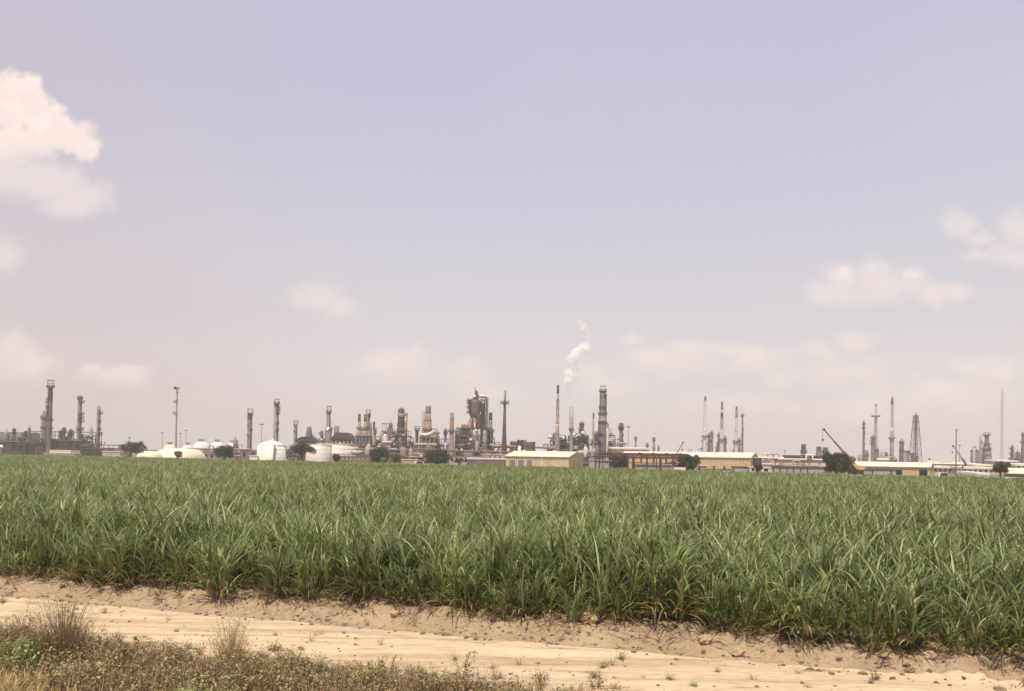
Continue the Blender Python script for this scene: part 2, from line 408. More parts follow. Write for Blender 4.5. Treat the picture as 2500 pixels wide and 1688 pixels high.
def warehouse(label, pa, pb, pc, YB, rot, eave, ridge, wall, roof, name='warehouse', cat='warehouse', over=.4, base=None):
    """gabled shed. pb = near corner, pa = other end of the long front, pc = far corner of the right gable"""
    th = R_(rot); u = Vector((-math.cos(th), math.sin(th))); v = Vector((math.sin(th), math.cos(th)))
    B = Vector((Xp(pb, YB), YB))
    def solve(d, p):
        q = (p-1250)/F; return (q*B.y-B.x)/(d.x-q*d.y)
    L = solve(u, pa); D = solve(v, pc)
    ze = Zp(pb, eave, YB); zr = Zp(pb, ridge, YB+D/2)
    b = GZ if base is None else base
    A = B+u*L; C = B+v*D; E = A+v*D
    t = thing(name, label, cat, ((A.x+C.x)/2, (A.y+C.y)/2, b))
    mf, mb_ = B+v*D/2, A+v*D/2
    w = MB()
    w.add([(B.x, B.y, b), (C.x, C.y, b), (C.x, C.y, ze), (mf.x, mf.y, zr), (B.x, B.y, ze), (A.x, A.y, b), (E.x, E.y, b), (E.x, E.y, ze), (mb_.x, mb_.y, zr), (A.x, A.y, ze)],
          [(0, 1, 2, 3, 4), (9, 8, 7, 6, 5), (5, 0, 4, 9), (1, 6, 7, 2)])
    n = max(4, int(L/1.5))
    for i in range(1, n):
        p = A+(B-A)*(i/n)-v*.03
        w.box(p.x, p.y, b, ze-.05, .12, .1, -th)
    nn = max(3, int(D/1.5))
    for i in range(1, nn):
        p = B+(C-B)*(i/nn)-u*.03; f = 1-abs(2*i/nn-1)
        w.box(p.x, p.y, b, ze+(zr-ze)*f-.1, .1, .12, -th)
    w.build('wall', wall, t)
    r = MB(); ov = over; sl = (zr-ze)/(D/2)
    for s0, s1 in ((B, A),):
        for e, m2 in ((B-v*ov, mf), (C+v*ov, mf)):
            f = e+u*L; g = m2+u*L
            x = u*ov
            zz = ze-ov*sl
            pts = [(e.x-x.x, e.y-x.y, zz), (f.x+x.x, f.y+x.y, zz), (g.x+x.x, g.y+x.y, zr), (m2.x-x.x, m2.y-x.y, zr)]
            r.add([(p[0], p[1], p[2]+.02) for p in pts]+[(p[0], p[1], p[2]+.22) for p in pts], [(0, 1, 2, 3), (7, 6, 5, 4), (0, 4, 5, 1), (1, 5, 6, 2), (3, 7, 4, 0), (2, 6, 7, 3)])
    nseam = max(4, int(L/2.5))
    for i in range(nseam+1):
        p = B-v*ov+u*(L*i/nseam); q = mf+u*(L*i/nseam)
        r.bar((p.x, p.y, ze-ov*sl+.24), (q.x, q.y, zr+.24), .12, .08)
    r.build('roof', roof, t)
    g = MB(); p, q = B-v*(ov+.1), A-v*(ov+.1)
    g.bar((p.x, p.y, ze-ov*sl+.0), (q.x, q.y, ze-ov*sl+.0), .22); g.build('gutter', roof, t)
    t['_L'] = L
    def on_front(px0, px1, z0, z1, nm, mat, th_=.12, lab=None, frame=None):
        f0, f1 = [solve(u, p) for p in (px0, px1)]
        c = B+u*((f0+f1)/2)-v*(th_*.5); wd = abs(f1-f0)
        o = MB().box(c.x, c.y, z0, z1, wd, th_, -th)
        for i in range(1, 6): 
            zz = z0+(z1-z0)*i/6; o.box(c.x-v.x*th_*.55, c.y-v.y*th_*.55, zz-.03, zz+.03, wd*.98, .05, -th)
        o = o.build(nm, mat, t, lab)
        if frame:
            m = MB()
            for s in (-1, 1): m.box(c.x+u.x*s*(wd/2+.1)-v.x*.02, c.y+u.y*s*(wd/2+.1)-v.y*.02, z0, z1+.2, .2, th_+.1, -th)
            m.box(c.x-v.x*.03, c.y-v.y*.03, z1+.0, z1+.22, wd+.42, th_+.12, -th)
            f = m.build('door_frame', frame, o)
            f['_w'] = o['_w']
        return o
    def on_gable(f, z0, z1, wd, nm, mat):
        c = B+v*(D*f)-u*.07
        return MB().box(c.x, c.y, z0, z1, .14, wd, -th).build(nm, mat, t)
    return t, on_front, on_gable, dict(A=A, B=B, C=C, u=u, v=v, L=L, D=D, ze=ze, zr=zr, th=th)
def flat_shed(label, x0, x1, top, Y, wall, roof, dep=8, name='shed', cat='shed', nwin=0, wmat='dark_opening', group=None, rth=.35, over=.3, pitch=0.):
    xa, xb = Xp(x0, Y), Xp(x1, Y); zt = Zp((x0+x1)/2, top, Y); c = (xa+xb)/2
    t = thing(name, label, cat, (c, Y+dep/2, GZ), group)
    MB().box(c, Y+dep/2, GZ, zt-rth, xb-xa, dep).build('wall', wall, t)
    r = MB(); o = over
    r.add([(xa-o, Y-o, zt-rth+.002), (xb+o, Y-o, zt-rth+.002), (xb+o, Y+dep+o, zt-rth+.002+pitch), (xa-o, Y+dep+o, zt-rth+.002+pitch),
           (xa-o, Y-o, zt), (xb+o, Y-o, zt), (xb+o, Y+dep+o, zt+pitch), (xa-o, Y+dep+o, zt+pitch)],
          [(3, 2, 1, 0), (4, 5, 6, 7), (0, 1, 5, 4), (1, 2, 6, 5), (2, 3, 7, 6), (3, 0, 4, 7)])
    r.build('roof', roof, t)
    for i in range(nwin):
        x = xa+(xb-xa)*(i+.5)/nwin; h = zt-GZ
        f = MB().box(x, Y-.03, GZ+h*.4, GZ+h*.78, min(1.6, (xb-xa)/nwin*.5), .1).build('window', wmat, t)
    return t
def boom(m, p, q, w0, w1, lattice=False):
    p, q = Vector(p), Vector(q)
    if not lattice: return m.bar(p, q, w0, w0)
    d = (q-p).normalized(); a = Vector((0, 1, 0)); b = d.cross(a).normalized(); n = max(6, int((q-p).length/2.))
    last = None
    for i in range(n+1):
        c = p+(q-p)*(i/n); w = (w0+(w1-w0)*i/n)/2
        cs = [c+a*w*s1+b*w*s2 for s1, s2 in ((-1, -1), (1, -1), (1, 1), (-1, 1))]
        if last:
            for j in range(4): m.bar(last[j], cs[j], .16); m.bar(last[j], cs[(j+1) % 4], .1)
        last = cs
    return m
def light_mast(label, px, top, Y, w=6, group='tall lamp masts', base=None, mat='galvanised'):
    k = Y/F; X = Xp(px, Y, (top+1100)/2); z = Zp(px, top, Y)
    t = thing('light_mast', label, 'lamp mast', (X, Y, GZ), group)
    MB().tube((X, Y, GZ), (X, Y, z), .45*k*2, 8, .28*k*2).build('pole', mat, t)
    m = MB(); hw = w/2*k
    m.bar((X-hw, Y, z), (X+hw, Y, z), .25); m.bar((X, Y-hw, z), (X, Y+hw, z), .25); m.build('crossarm', mat, t)
    for dx, dy in ((-hw, 0), (hw, 0), (0, -hw), (0, hw)):
        MB().box(X+dx, Y+dy, z-.1, z+.55, .9, .9, 0, .7, .7).build('floodlight', 'dark_steel', t)
    return t
# ================================================================ the refinery, left to right
# --- far left process area
Y = 560
flat_shed('long low grey tank wall behind the leftmost process racks', -40, 50, 1055, 720, 'mid_grey', 'pale_steel', 30, 'storage_building', 'building')
column('distillation_column', 'tallest dark column at the far left, lifting frame on its top', 'column', 121.5, Y, [(1105, 11.5), (1060, 10.5), (944, 10.)], 'grey_steel',
       plats=[(945, 'A', 4), (976, 'L', 4), (984, 'L', 5), (993, 'L', 5), (1000, 'L', 4), (1010, 'L', 4), (1026, 'A', 2), (1046, 'R', 2)], head=('gantry', 929, 15), bands=[(980, 950, 'dark_steel', 'insulation_jacket')], pipes=[(-4, 2.2, 1000, 'grey_steel'), (3.5, 1.8, 965, 'dark_steel')], dome=.6)
column('distillation_column', 'short fat grey column close beside the tallest left column', 'column', 107.5, Y+14, [(1105, 13), (1020, 12.5), (1014, 11)], 'mid_grey', plats=[(1020, 'A', 2.5), (1045, 'A', 1.5)], head=('hoop', 1003, 8), pipes=[(3, 2, 1016, 'grey_steel')], dome=.8)
column('distillation_column', 'grey column with five ladder platforms down its right side', 'column', 194, Y+10, [(1105, 10.5), (970, 9.5)], 'mid_grey', plats=[(973, 'A', 2), (981, 'R', 5.5), (1011, 'R', 5), (1020, 'R', 5), (1029, 'R', 5), (1047, 'R', 5), (1048, 'L', 2)], head=('hoop', 966, 8), pipes=[(3.6, 2.4, 976, 'grey_steel')])
column('distillation_column', 'slim grey column standing alone right of the left racks', 'column', 240.5, Y, [(1108, 7.5), (1000, 7.5)], 'mid_grey', plats=[(1009, 'R', 5), (1030, 'R', 2), (1048, 'R', 2.5), (1061, 'R', 5), (1085, 'R', 2.5)], head=('hoop', 992, 8), pipes=[(2.5, 2, 1003, 'dark_steel')])
for px, top, w, lab in ((34, 1049, 5, 'stubby dark vessel head over the leftmost racks'), (62, 1056, 5, 'low rounded vessel between the stubby head and tall column'), (148, 1054, 6, 'left one of three small heads between the tall columns'),
                        (156, 1047, 6, 'tallest of three small heads between the tall columns'), (173, 1052, 6, 'right one of three small heads, beside the five platform column')):
    column('vessel', lab, 'vessel', px, Y+6, [(1105, w+2), (top+18, w+1), (top+9, w*.8), (top, w)], 'grey_steel', plats=[(top+10, 'A', 2.5), (top+3, 'A', 2)], head=('hoop', top-4, 6), group='small vessel heads in the left unit')
structure('dark pipe jungle at the left edge under the grey tank wall', -30, 62, 1066, Y, 14, 5, 11, nv=14, npipe=20, vmats=('grey_steel', 'mid_grey', 'dark_steel'), clad=[(0, .3, 0, .5, 'near_black'), (.35, .6, .1, .7, 'grey_steel'), (.65, 1, 0, .55, 'near_black')])
structure('broad dark process structure under the tallest left column', 62, 138, 1062, Y+2, 14, 5, 12, nv=14, npipe=22, vmats=('grey_steel', 'dark_steel', 'mid_grey'), clad=[(0, .25, 0, .6, 'near_black'), (.3, .55, 0, .5, 'grey_steel'), (.6, 1, .1, .75, 'near_black')])
structure('dark deck structure below the column with five platforms', 138, 202, 1067, Y+2, 14, 5, 13, nv=13, npipe=20, vmats=('grey_steel', 'dark_steel', 'mid_grey'), ragged=False, clad=[(.05, .4, 0, .75, 'near_black'), (.5, .75, 0, .5, 'grey_steel'), (.8, 1, .2, .8, 'near_black')])
structure('open truss frame at the right end of the left unit', 202, 226, 1062, Y+3, 12, 5, 14, nv=4, npipe=6)
pipe_rack('long high pipe run behind the left columns', 60, 242, 1056, Y+30, 1, 3, 2, 31)
structure('low rack with stacked pipes at the foot of the slim column', 196, 246, 1086, Y-12, 9, 3, 15, nv=5, npipe=16, vmats=('grey_steel', 'dark_steel'), clad=[(0, .9, 0, .45, 'near_black')])
flat_shed('white box shed in front of the dark left racks', 121, 173, 1099, 470, 'white_paint', 'pale_roof', 10, nwin=0)
flat_shed('low pale plinth shed under the white box shed', 106, 184, 1106.5, 462, 'beige_wall', 'pale_roof', 6, rth=.2)
def horizontal_drum(label, x0, x1, yc, w, Y, mat, group=None):
    k = Y/F; xa, xb = Xp(x0, Y), Xp(x1, Y); z = Zp((x0+x1)/2, yc, Y); r = w/2*k
    t = thing('horizontal_drum', label, 'drum', ((xa+xb)/2, Y, GZ), group)
    m = MB().tube((xa+r*.5, Y, z), (xb-r*.5, Y, z), r, 18); m.ball((xa+r*.5, Y, z), r*.985, 16, 8); m.ball((xb-r*.5, Y, z), r*.985, 16, 8); m.build('shell', mat, t)
    for f in (.22, .78): MB().box(xa+(xb-xa)*f, Y, GZ, z-r*.6, .8, r*1.2).build('saddle', 'mid_grey', t)
    MB().tube(((xa+xb)/2, Y, z+r*.9), ((xa+xb)/2, Y, z+r+.8), .3, 8).build('nozzle', 'pale_steel', t)
    return t
horizontal_drum('white drum at the left picture edge in front of the racks', -14, 6, 1091, 9, 470, 'white_paint')
# --- pipe bridge and low sheds
pipe_rack('pale pipe bridge between the slim column and the first round tree', 228, 300, 1088, 600, 2, 8, 8, 32, pm_=('beige_wall', 'pale_roof', 'mauve_wall', 'pale_steel'))
flat_shed('brown low shed under the pale pipe bridge', 250, 298, 1094, 570, 'mauve_wall', 'beige_wall', 12)
flat_shed('pale low shed left of the first round tree', 250, 293, 1102, 470, 'beige_wall', 'cream_roof', 8)
# --- tents / domes
def tent(label, x0, x1, top, Y, mat, dep, sq=2.6, name='fabric_dome', cat='dome building'):
    k = Y/F; xa, xb = Xp(x0, Y), Xp(x1, Y); zt = Zp((x0+x1)/2, top, Y); c = (xa+xb)/2; hx = (xb-xa)/2; hy = dep/2; cy = Y+hy
    t = thing(name, label, cat, (c, cy, GZ)); m = MB(); n, q = 40, 10; vs = []
    for j in range(q+1):
        f = j/q; zf = min(1., math.sin(min(1, f*1.12)*PI/2)); zz = GZ+(zt-GZ)*zf+(.25 if f == 1 else 0); rr = .45+.55*math.sqrt(max(0, 1-zf*zf)) if f < 1 else .02
        for i in range(n):
            a = 2*PI*i/n; ca, sa = math.cos(a), math.sin(a)
            vs.append((c+hx*rr*math.copysign(abs(ca)**.75, ca), cy+hy*rr*math.copysign(abs(sa)**.75, sa), zz))
    fs = [(j*n+i, j*n+(i+1) % n, (j+1)*n+(i+1) % n, (j+1)*n+i) for j in range(q) for i in range(n)]
    m.add(vs, fs, True); m.build('shell', mat, t)
    w = MB()
    for i in range(0, n):
        a, b = vs[i], vs[(i+1) % n]
        w.bar((a[0], a[1], GZ+.3), (b[0], b[1], GZ+.3), .35, .6)
    w.build('kerb_wall', 'mauve_wall', t)
    return t
tent('broad low cream dome hall behind the first round tree', 352, 464, 1095, 430, 'dome_cream', 34)
tent('low cream hump building left of the broad dome hall', 322, 380, 1102.5, 418, 'dome_cream', 14)
sphere_tank('cream sphere top just above the broad dome hall', 400, 429, 1085, 560, mat='dome_cream')
sphere_tank('smallest white sphere, left of the three big spheres', 445, 472, 1086, 640)
sphere_tank('largest white sphere, left one of the three big spheres', 471, 512, 1077.5, 620)
sphere_tank('middle one of the three big white spheres', 513, 547, 1078.5, 626)
sphere_tank('right one of the three big white spheres, behind the second tree', 552, 581, 1080.5, 632)
# comms mast with drums
Yc = 590; k = Yc/F; Xc = Xp(431, Yc, 1020)
t = thing('dish_mast', 'slim pole mast carrying round dish drums above the cream dome', 'radio mast', (Xc, Yc, GZ))
MB().tube((Xc, Yc, GZ), (Xc, Yc, Zp(434, 946, Yc)), .8, 10, .45).build('pole', 'galvanised', t)
for dx, py, r, mt, nm in ((-3.5, 948, 1.15, 'dark_steel', 'dish'), (3.5, 949, 1.0, 'mid_grey', 'dish'), (-4, 981, 1.2, 'pale_steel', 'dish'), (2.2, 978, .8, 'mid_grey', 'dish'), (-4, 1009, 1.2, 'pale_steel', 'dish'), (1, 1012, .7, 'mid_grey', 'dish')):
    z = Zp(431, py, Yc); x = Xc+dx*k
    m = MB().tube((x, Yc-1.4, z), (x, Yc-.4, z), r, 16); m.bar((Xc, Yc-.5, z), (x, Yc-.5, z), .3); m.build(nm, mt, t)
MB().box(Xc, Yc, Zp(431, 960, Yc), Zp(431, 956, Yc), 1.6, 1.6).build('collar', 'mid_grey', t)
for px, top, w, lab in ((316, 1069, 4, 'faint lamp mast behind the first round tree'), (396, 1057, 4, 'faint lamp mast left of the dish mast'), (440, 1059, 4, 'faint lamp mast just right of the dish mast'), (454, 1052, 5, 'taller faint mast above the smallest sphere'),
                        (638, 1037, 7, 'lamp mast behind the cone roofed tank'), (1534, 1043, 6, 'lamp mast standing right of the small shouldered column')):
    light_mast(lab, px, top, 760 if px < 600 else 600, w)
# low band behind field, x 462-610
pipe_rack('mauve pipe rack under the white spheres', 462, 606, 1099, 520, 3, 9, 10, 33, pm_=('mauve_wall', 'beige_wall', 'pale_steel', 'brown_brick'))
flat_shed('long mauve shed beneath the spheres rack', 466, 540, 1107, 480, 'mauve_wall', 'beige_wall', 10, nwin=5)
flat_shed('brown shed left of the cone roofed tank', 585, 630, 1099, 500, 'brown_brick', 'mauve_wall', 12, nwin=2)
flat_shed('small white block at the left foot of the cone roofed tank', 609, 628, 1112, 424, 'white_paint', 'white_paint', 6)
structure('small grey skid frame between the second tree and the column pair', 570, 590, 1086, 560, 8, 3, 16, nv=3, npipe=4)
# columns E F G
column('distillation_column', 'grey column with faint cage on top, left of the cone roofed tank', 'column', 610, 600, [(1108, 11), (1010, 10)], 'mid_grey', plats=[(1012, 'A', 1.5), (1022, 'L', 2), (1040, 'L', 1.5), (1050, 'R', 1.5), (1063, 'L', 2)], head=('gantry', 999, 14), bands=[(1024, 1010, 'dark_steel', 'top_section')], pipes=[(3, 3, 1016, 'dark_steel')])
column('distillation_column', 'tall grey column rising behind the cone roofed tank', 'column', 674.5, 600, [(1105, 11.5), (985, 10)], 'pale_steel', plats=[(986, 'A', 2.5), (995, 'R', 3.5), (1002, 'R', 4), (1010, 'R', 3.5), (1033, 'R', 2), (1050, 'R', 2)], head=('gantry', 975, 12), bands=[(994, 985, 'dark_steel', 'top_section')], pipes=[(4, 3, 990, 'dark_steel'), (3.5, 2, 1040, 'grey_steel')])
column('distillation_column', 'thin short grey column right of the cone roofed tank', 'column', 722, 610, [(1105, 8), (1036, 7)], 'mid_grey', plats=[(1040, 'L', 2), (1054, 'L', 2), (1074, 'R', 2)], head=('gantry', 1028, 11), pipes=[(2, 2, 1042, 'dark_steel')])
tank('big white tank with a shallow cone roof and wall stair', 627, 695, 1088, 1075.5, 430)
# grey hooded furnace H
def furnace(label, x0, x1, top, Y, mat, dep=12, arch=False, ribs=6, rmat='pale_steel', legs=True, name='furnace', group=None):
    k = Y/F; xa, xb = Xp(x0, Y), Xp(x1, Y); zt = Zp((x0+x1)/2, top, Y); c = (xa+xb)/2; h = zt-GZ
    t = thing(name, label, 'furnace', (c, Y+dep/2, GZ), group)
    m = MB()
    if arch:
        n = 14; hw = (xb-xa)/2; pr = [(xa, GZ), (xb, GZ), (xb, GZ+h*.66), (c+hw*.72, GZ+h*.88), (c+hw*.42, GZ+h*.99), (c-hw*.5, GZ+h), (c-hw*.86, GZ+h*.84), (xa, GZ+h*.6)]
        q = len(pr); m.add([(x, Y, z) for x, z in pr]+[(x, Y+dep, z) for x, z in pr], [tuple(range(q)), tuple(range(2*q-1, q-1, -1))]+[(i, q+i, q+(i+1) % q, (i+1) % q) for i in range(q)])
    else:
        m.box(c, Y+dep/2, GZ+h*.25, GZ+h*.8, xb-xa, dep); m.box(c, Y+dep/2, GZ+h*.8, zt, xb-xa, dep, 0, .55, .6)
        m.box(c, Y+dep/2, GZ, GZ+h*.25, (xb-xa)*.85, dep*.8)
    m.build('firebox', mat, t)
    for i in range(ribs):
        x = xa+(xb-xa)*(i+.5)/ribs
        MB().tube((x, Y-.5, GZ), (x, Y-.5, GZ+h*(.7 if arch else .78)), (xb-xa)/ribs*.24, 10).build('tube_column', rmat, t)
    m = MB()
    for z in (.3, .55, .78): deck = m.box(c, Y-.6, GZ+h*z, GZ+h*z+.25, (xb-xa)*1.04, 1.2)
    for z in (.3, .55, .78): m.bar((xa, Y-1.15, GZ+h*z+1.2), (xb, Y-1.15, GZ+h*z+1.2), .12)
    m.build('walkway', 'frame_steel', t)
    return t
def stack(label, px, Y, prof, mat, bands=(), plats=(), group=None, head=None, name='chimney_stack', pipes=()):
    return column(name, label, 'chimney', px, Y, prof, mat, plats, head, bands, group, True, pipes, head is None, 0)
furnace('dark heater with a domed grey hood behind the umbrella shaped tree', 728, 772, 1066, 560, 'dark_steel', 12, True, 4, 'grey_steel')
t = stack('squat dark flue on the domed heater behind the umbrella tree', 755, 566, [(1105, 16), (1066, 15), (1050, 11), (1042, 9)], 'grey_steel', plats=[(1066, 'R', 4)])
Yd = 556; kd = Yd/F; xd = Xp(728, Yd)
t = thing('flue_duct', 'bent dark duct on the left flank of the domed heater', 'duct', (xd, Yd, GZ))
MB().path([(xd, Yd, GZ), (xd, Yd, Zp(728, 1074, Yd)), (Xp(734, Yd), Yd, Zp(734, 1069, Yd)), (Xp(752, Yd), Yd+2, Zp(752, 1067, Yd))], .7, 10).build('duct', 'dark_steel', t)
tank('pale tank half hidden by the umbrella shaped tree', 746, 808, 1088, 1086, 470, 'tank_grey', 'tank_grey', False)
tank('widest flat pale tank, behind the chain link fence', 772, 876, 1086.5, 1084.5, 520, 'tank_grey', 'tank_grey', False)
column('vessel', 'small column with a white cone skirt over the pale tanks', 'vessel', 785.5, 545, [(1105, 13), (1078, 12), (1071, 6), (1053, 7)], 'grey_steel', bands=[(1078, 1070.5, 'white_paint', 'cone_skirt')], plats=[(1060, 'L', 4), (1075, 'A', 3)])
column('distillation_column', 'grey column with bent frame on a fat drum, above the widest tank', 'column', 802, 545, [(1105, 17), (1050, 16), (1043, 9), (1006, 8.5)], 'mid_grey', bands=[(1050, 1043, 'silver_clad', 'cone_skirt')], plats=[(1007, 'A', 2), (1048, 'R', 3)], head=('gantry', 993, 11), pipes=[(3.2, 2.4, 1010, 'dark_steel'), (6, 1.3, 1030, 'pale_steel')])
furnace('wide dark arched heater with pale tubes above the widest tank', 806, 864, 1056, 540, 'dark_steel', 14, True, 6, 'pink_grey')
stack('stubby square-looking dark flue on the arched heater', 822, 548, [(1105, 12), (1041, 11)], 'grey_steel')
# heater K with stacks
stack('left dark tipped stack of the twin tan stacks', 876.5, 530, [(1105, 12), (1056, 12), (1046, 6.2), (1011, 6.2)], 'tan_insulation', bands=[(1030, 1011, 'dark_steel', 'stack_tip')], plats=[(1046, 'A', 3)])
stack('right dark tipped stack of the twin tan stacks', 891, 530, [(1105, 14), (1056, 12), (1046, 6.5), (1012, 6.2)], 'tan_insulation', bands=[(1030, 1012, 'dark_steel', 'stack_tip')], plats=[(1047, 'A', 3)])
column('distillation_column', 'grey column with a lifting frame beside the twin tan stacks', 'column', 898, 536, [(1105, 9), (1012, 8)], 'mid_grey', plats=[(1012, 'R', 2.5), (1018, 'R', 2)], head=('gantry', 1001, 11), pipes=[(3, 1.8, 1018, 'dark_steel')])
stack('short tan stack hugging the lifting frame column', 904.5, 534, [(1105, 7), (1050, 6), (1033, 5)], 'tan_insulation', bands=[(1050, 1033, 'brown_brick', 'stack_tip')])
stack('short black tipped stack right of the twin tan stacks', 912.5, 530, [(1105, 11), (1050, 10), (1048, 5), (1030, 5)], 'pink_grey', bands=[(1048, 1030, 'near_black', 'stack_tip')], plats=[(1049, 'R', 3), (1057, 'R', 3)])
furnace('grey heater box below the twin tan stacks', 867, 905, 1048, 528, 'grey_steel', 12, False, 5, 'mid_grey')
structure('grey pipework deck below the twin tan stacks', 866, 930, 1075, 522, 10, 4, 21, nv=6, npipe=8, hot='orange_insulation')
# conveyor / unit L
structure('stepped structure with a white drum and cream canopy, left of silver topped column', 928, 966, 1046, 540, 12, 5, 22, nv=6, npipe=9, vmats=('mid_grey', 'silver_clad', 'grey_steel'))
Yl = 534
t = thing('conveyor_tower', 'slanted dark ducting with a crossbar, on the stepped structure', 'duct tower', (Xp(950, Yl), Yl, GZ))
m = MB().bar((Xp(945, Yl), Yl, Zp(945, 1060, Yl)), (Xp(954, Yl), Yl, Zp(954, 1034, Yl)), 1.9); m.box(Xp(952, Yl), Yl, Zp(952, 1062, Yl), Zp(952, 1046, Yl), 3.2, 3); m.box(Xp(952, Yl), Yl, GZ, Zp(952, 1062, Yl), 1.2, 1.2); m.build('duct', 'grey_steel', t)
m = MB(); z = Zp(943, 1035, Yl); m.bar((Xp(931, Yl), Yl, z), (Xp(956, Yl), Yl, z), .5)
for p in (933, 938, 943): m.bar((Xp(p, Yl), Yl, z), (Xp(p+1, Yl), Yl, Zp(p, 1046, Yl)), .22)
m.build('crossbar', 'frame_steel', t)
column('vessel', 'white drum head shining on the stepped structure', 'vessel', 940, 530, [(1080, 13), (1066, 13), (1061, 7)], 'silver_clad', ladder=False, dome=.3)
flat_shed('small cream canopy at the foot of the stepped structure', 933, 955, 1076.5, 524, 'grey_steel', 'cream_roof', 8, name='canopy', cat='canopy', rth=1.2)
# column M
column('reactor_column', 'silver topped column with a dark mid section and an orange stack behind', 'column', 979, 545, [(1105, 20), (1045, 17), (1040, 16), (1018, 14.5), (1004, 14.5), (1000, 9)], 'grey_steel', bands=[(1018, 1003, 'silver_clad', 'silver_head'), (1038, 1018, 'dark_steel', 'dark_section')], plats=[(1003, 'A', 1.5), (1018, 'A', 1.5), (1039, 'A', 2), (1052, 'A', 2.5), (1068, 'A', 2.5)], head=('hoop', 996, 8))
stack('orange stack hidden half behind the silver topped column', 990, 556, [(1105, 9), (1060, 8), (1009, 8)], 'orange_insulation', bands=[(1016, 1009, 'rust', 'stack_tip')])
structure('dense grey pipework around the foot of the silver topped column', 960, 1000, 1052, 536, 12, 6, 23, nv=9, npipe=14, vmats=('mid_grey', 'silver_clad', 'grey_steel', 'pale_steel'))
structure('low grey wing right of the silver topped column', 994, 1008, 1068, 538, 10, 4, 24, nv=3, npipe=5)
# boiler N
stack('thin pinkish stack left of the widest tan stack', 1034, 556, [(1105, 8), (1050, 7), (1005, 6.5)], 'pink_grey')
stack('widest tan stack with a broad dark top', 1045, 548, [(1105, 20), (1052, 19), (1026, 16), (1020, 13), (992, 12.2)], 'tan_insulation', bands=[(1010, 992, 'grey_steel', 'stack_tip'), (1028, 1025, 'rust', 'ring_band')], plats=[(1050, 'A', 2)])
furnace('brown boiler house under the widest tan stack', 1024, 1066, 1052, 545, 'brown_brick', 14, False, 4, 'mauve_wall')
Yn = 538
t = thing('flue_duct', 'white kinked duct slanting up across the brown boiler house', 'duct', (Xp(1045, Yn), Yn, GZ))
m = MB(); zz = lambda a, b: Zp(a, b, Yn)
m.path([(Xp(1028, Yn), Yn, zz(1028, 1062)), (Xp(1040, Yn), Yn, zz(1040, 1063)), (Xp(1051, Yn), Yn, zz(1051, 1060)), (Xp(1060, Yn), Yn, zz(1060, 1053))], 1.35, 12); m.build('duct', 'tank_grey', t)
MB().box(Xp(1029, Yn), Yn, GZ, zz(1029, 1063), .8, .8).build('support_post', 'pink_grey', t)
column('vessel', 'dark upright drum left of the brown boiler house', 'vessel', 1018, 542, [(1105, 7), (1052, 7)], 'dark_steel', head=('gantry', 1042, 14), plats=[(1050, 'A', 2)])
structure('thin gantry frame right of the widest tan stack', 1055, 1069, 1047, 548, 10, 5, 25, nv=2, npipe=4, fmat='mid_grey')
horizontal_drum('long tan drum along the foot of the brown boiler house', 1012, 1066, 1086, 7.5, 532, 'tan_insulation')
structure('dark supports under the long tan drum', 1008, 1068, 1092, 528, 8, 2, 26, nv=3, npipe=6)
column('vessel', 'small dark post vessel with a hoop, left of the orange banded stack', 'vessel', 1087.5, 560, [(1105, 6), (1062, 5), (1052, 5)], 'grey_steel', plats=[(1055, 'A', 2), (1060, 'A', 2.5)], head=('hoop', 1046, 7))
structure('dark low rack between the boiler house and orange banded stack', 1066, 1100, 1072, 556, 12, 4, 27, nv=6, npipe=8, vmats=('grey_steel', 'silver_clad', 'dark_steel'))
structure('grey linking pipework between the short black tipped stack and stepped structure', 914, 934, 1066, 534, 8, 4, 81, nv=4, npipe=9, vmats=('mid_grey', 'grey_steel', 'pale_steel'))
structure('low linking pipework left of the dark upright drum', 1000, 1016, 1080, 536, 8, 3, 82, nv=3, npipe=8)
structure('dark linking pipework behind the pale tanks', 768, 808, 1072, 570, 8, 3, 83, nv=5, npipe=9, vmats=('grey_steel', 'dark_steel'))
structure('brown linking deck between the drum and the orange banded stack', 1062, 1098, 1086, 540, 8, 3, 84, nv=6, npipe=10, vmats=('brown_brick', 'mid_grey', 'silver_clad'))
structure('thin pipe frame at the left foot of the dark flare stack', 1206, 1230, 1080, 500, 7, 4, 85, nv=4, npipe=8, vmats=('brown_brick', 'mid_grey'))
structure('grey linking pipework left of the domed heater', 688, 728, 1092, 540, 8, 3, 86, nv=5, npipe=10, vmats=('mauve_wall', 'mid_grey', 'beige_wall'))
# brown band and fence
pipe_rack('brown pipe rack behind the third and fourth round trees', 868, 1010, 1100, 500, 3, 8, 12, 34, pm_=('brown_brick', 'brown_grey', 'beige_wall', 'rust'))
structure('brown low pipe clutter behind the rusty mesh fence', 872, 906, 1098, 492, 8, 2, 87, nv=7, npipe=10, vmats=('brown_brick', 'beige_wall', 'brown_grey'))
pipe_rack('brown pipe rack left of the dark bush at the boiler house', 1000, 1105, 1100, 500, 3, 8, 12, 35, pm_=('brown_brick', 'mauve_wall', 'beige_wall', 'rust'))
structure('rusty low unit below the stepped structure', 884, 960, 1094, 506, 9, 3, 28, nv=9, npipe=10, vmats=('rust', 'beige_wall', 'mauve_wall'), hot='orange_insulation')
structure('rusty low unit below the boiler house drum', 975, 1040, 1103, 488, 8, 2, 29, nv=8, npipe=8, vmats=('brown_brick', 'beige_wall', 'mauve_wall'))
Yf = 440
t = thing('chain_link_fence', 'rusty mesh fence below the widest pale tank', 'fence', (Xp(852, Yf), Yf, GZ))
xa, xb = Xp(806, Yf), Xp(905, Yf); zf = Zp(850, 1110, Yf)
for i in range(12):
    x = xa+(xb-xa)*i/11; MB().box(x, Yf, GZ, zf, .16, .16).build('post', 'frame_steel', t)
m = MB(); n = 46
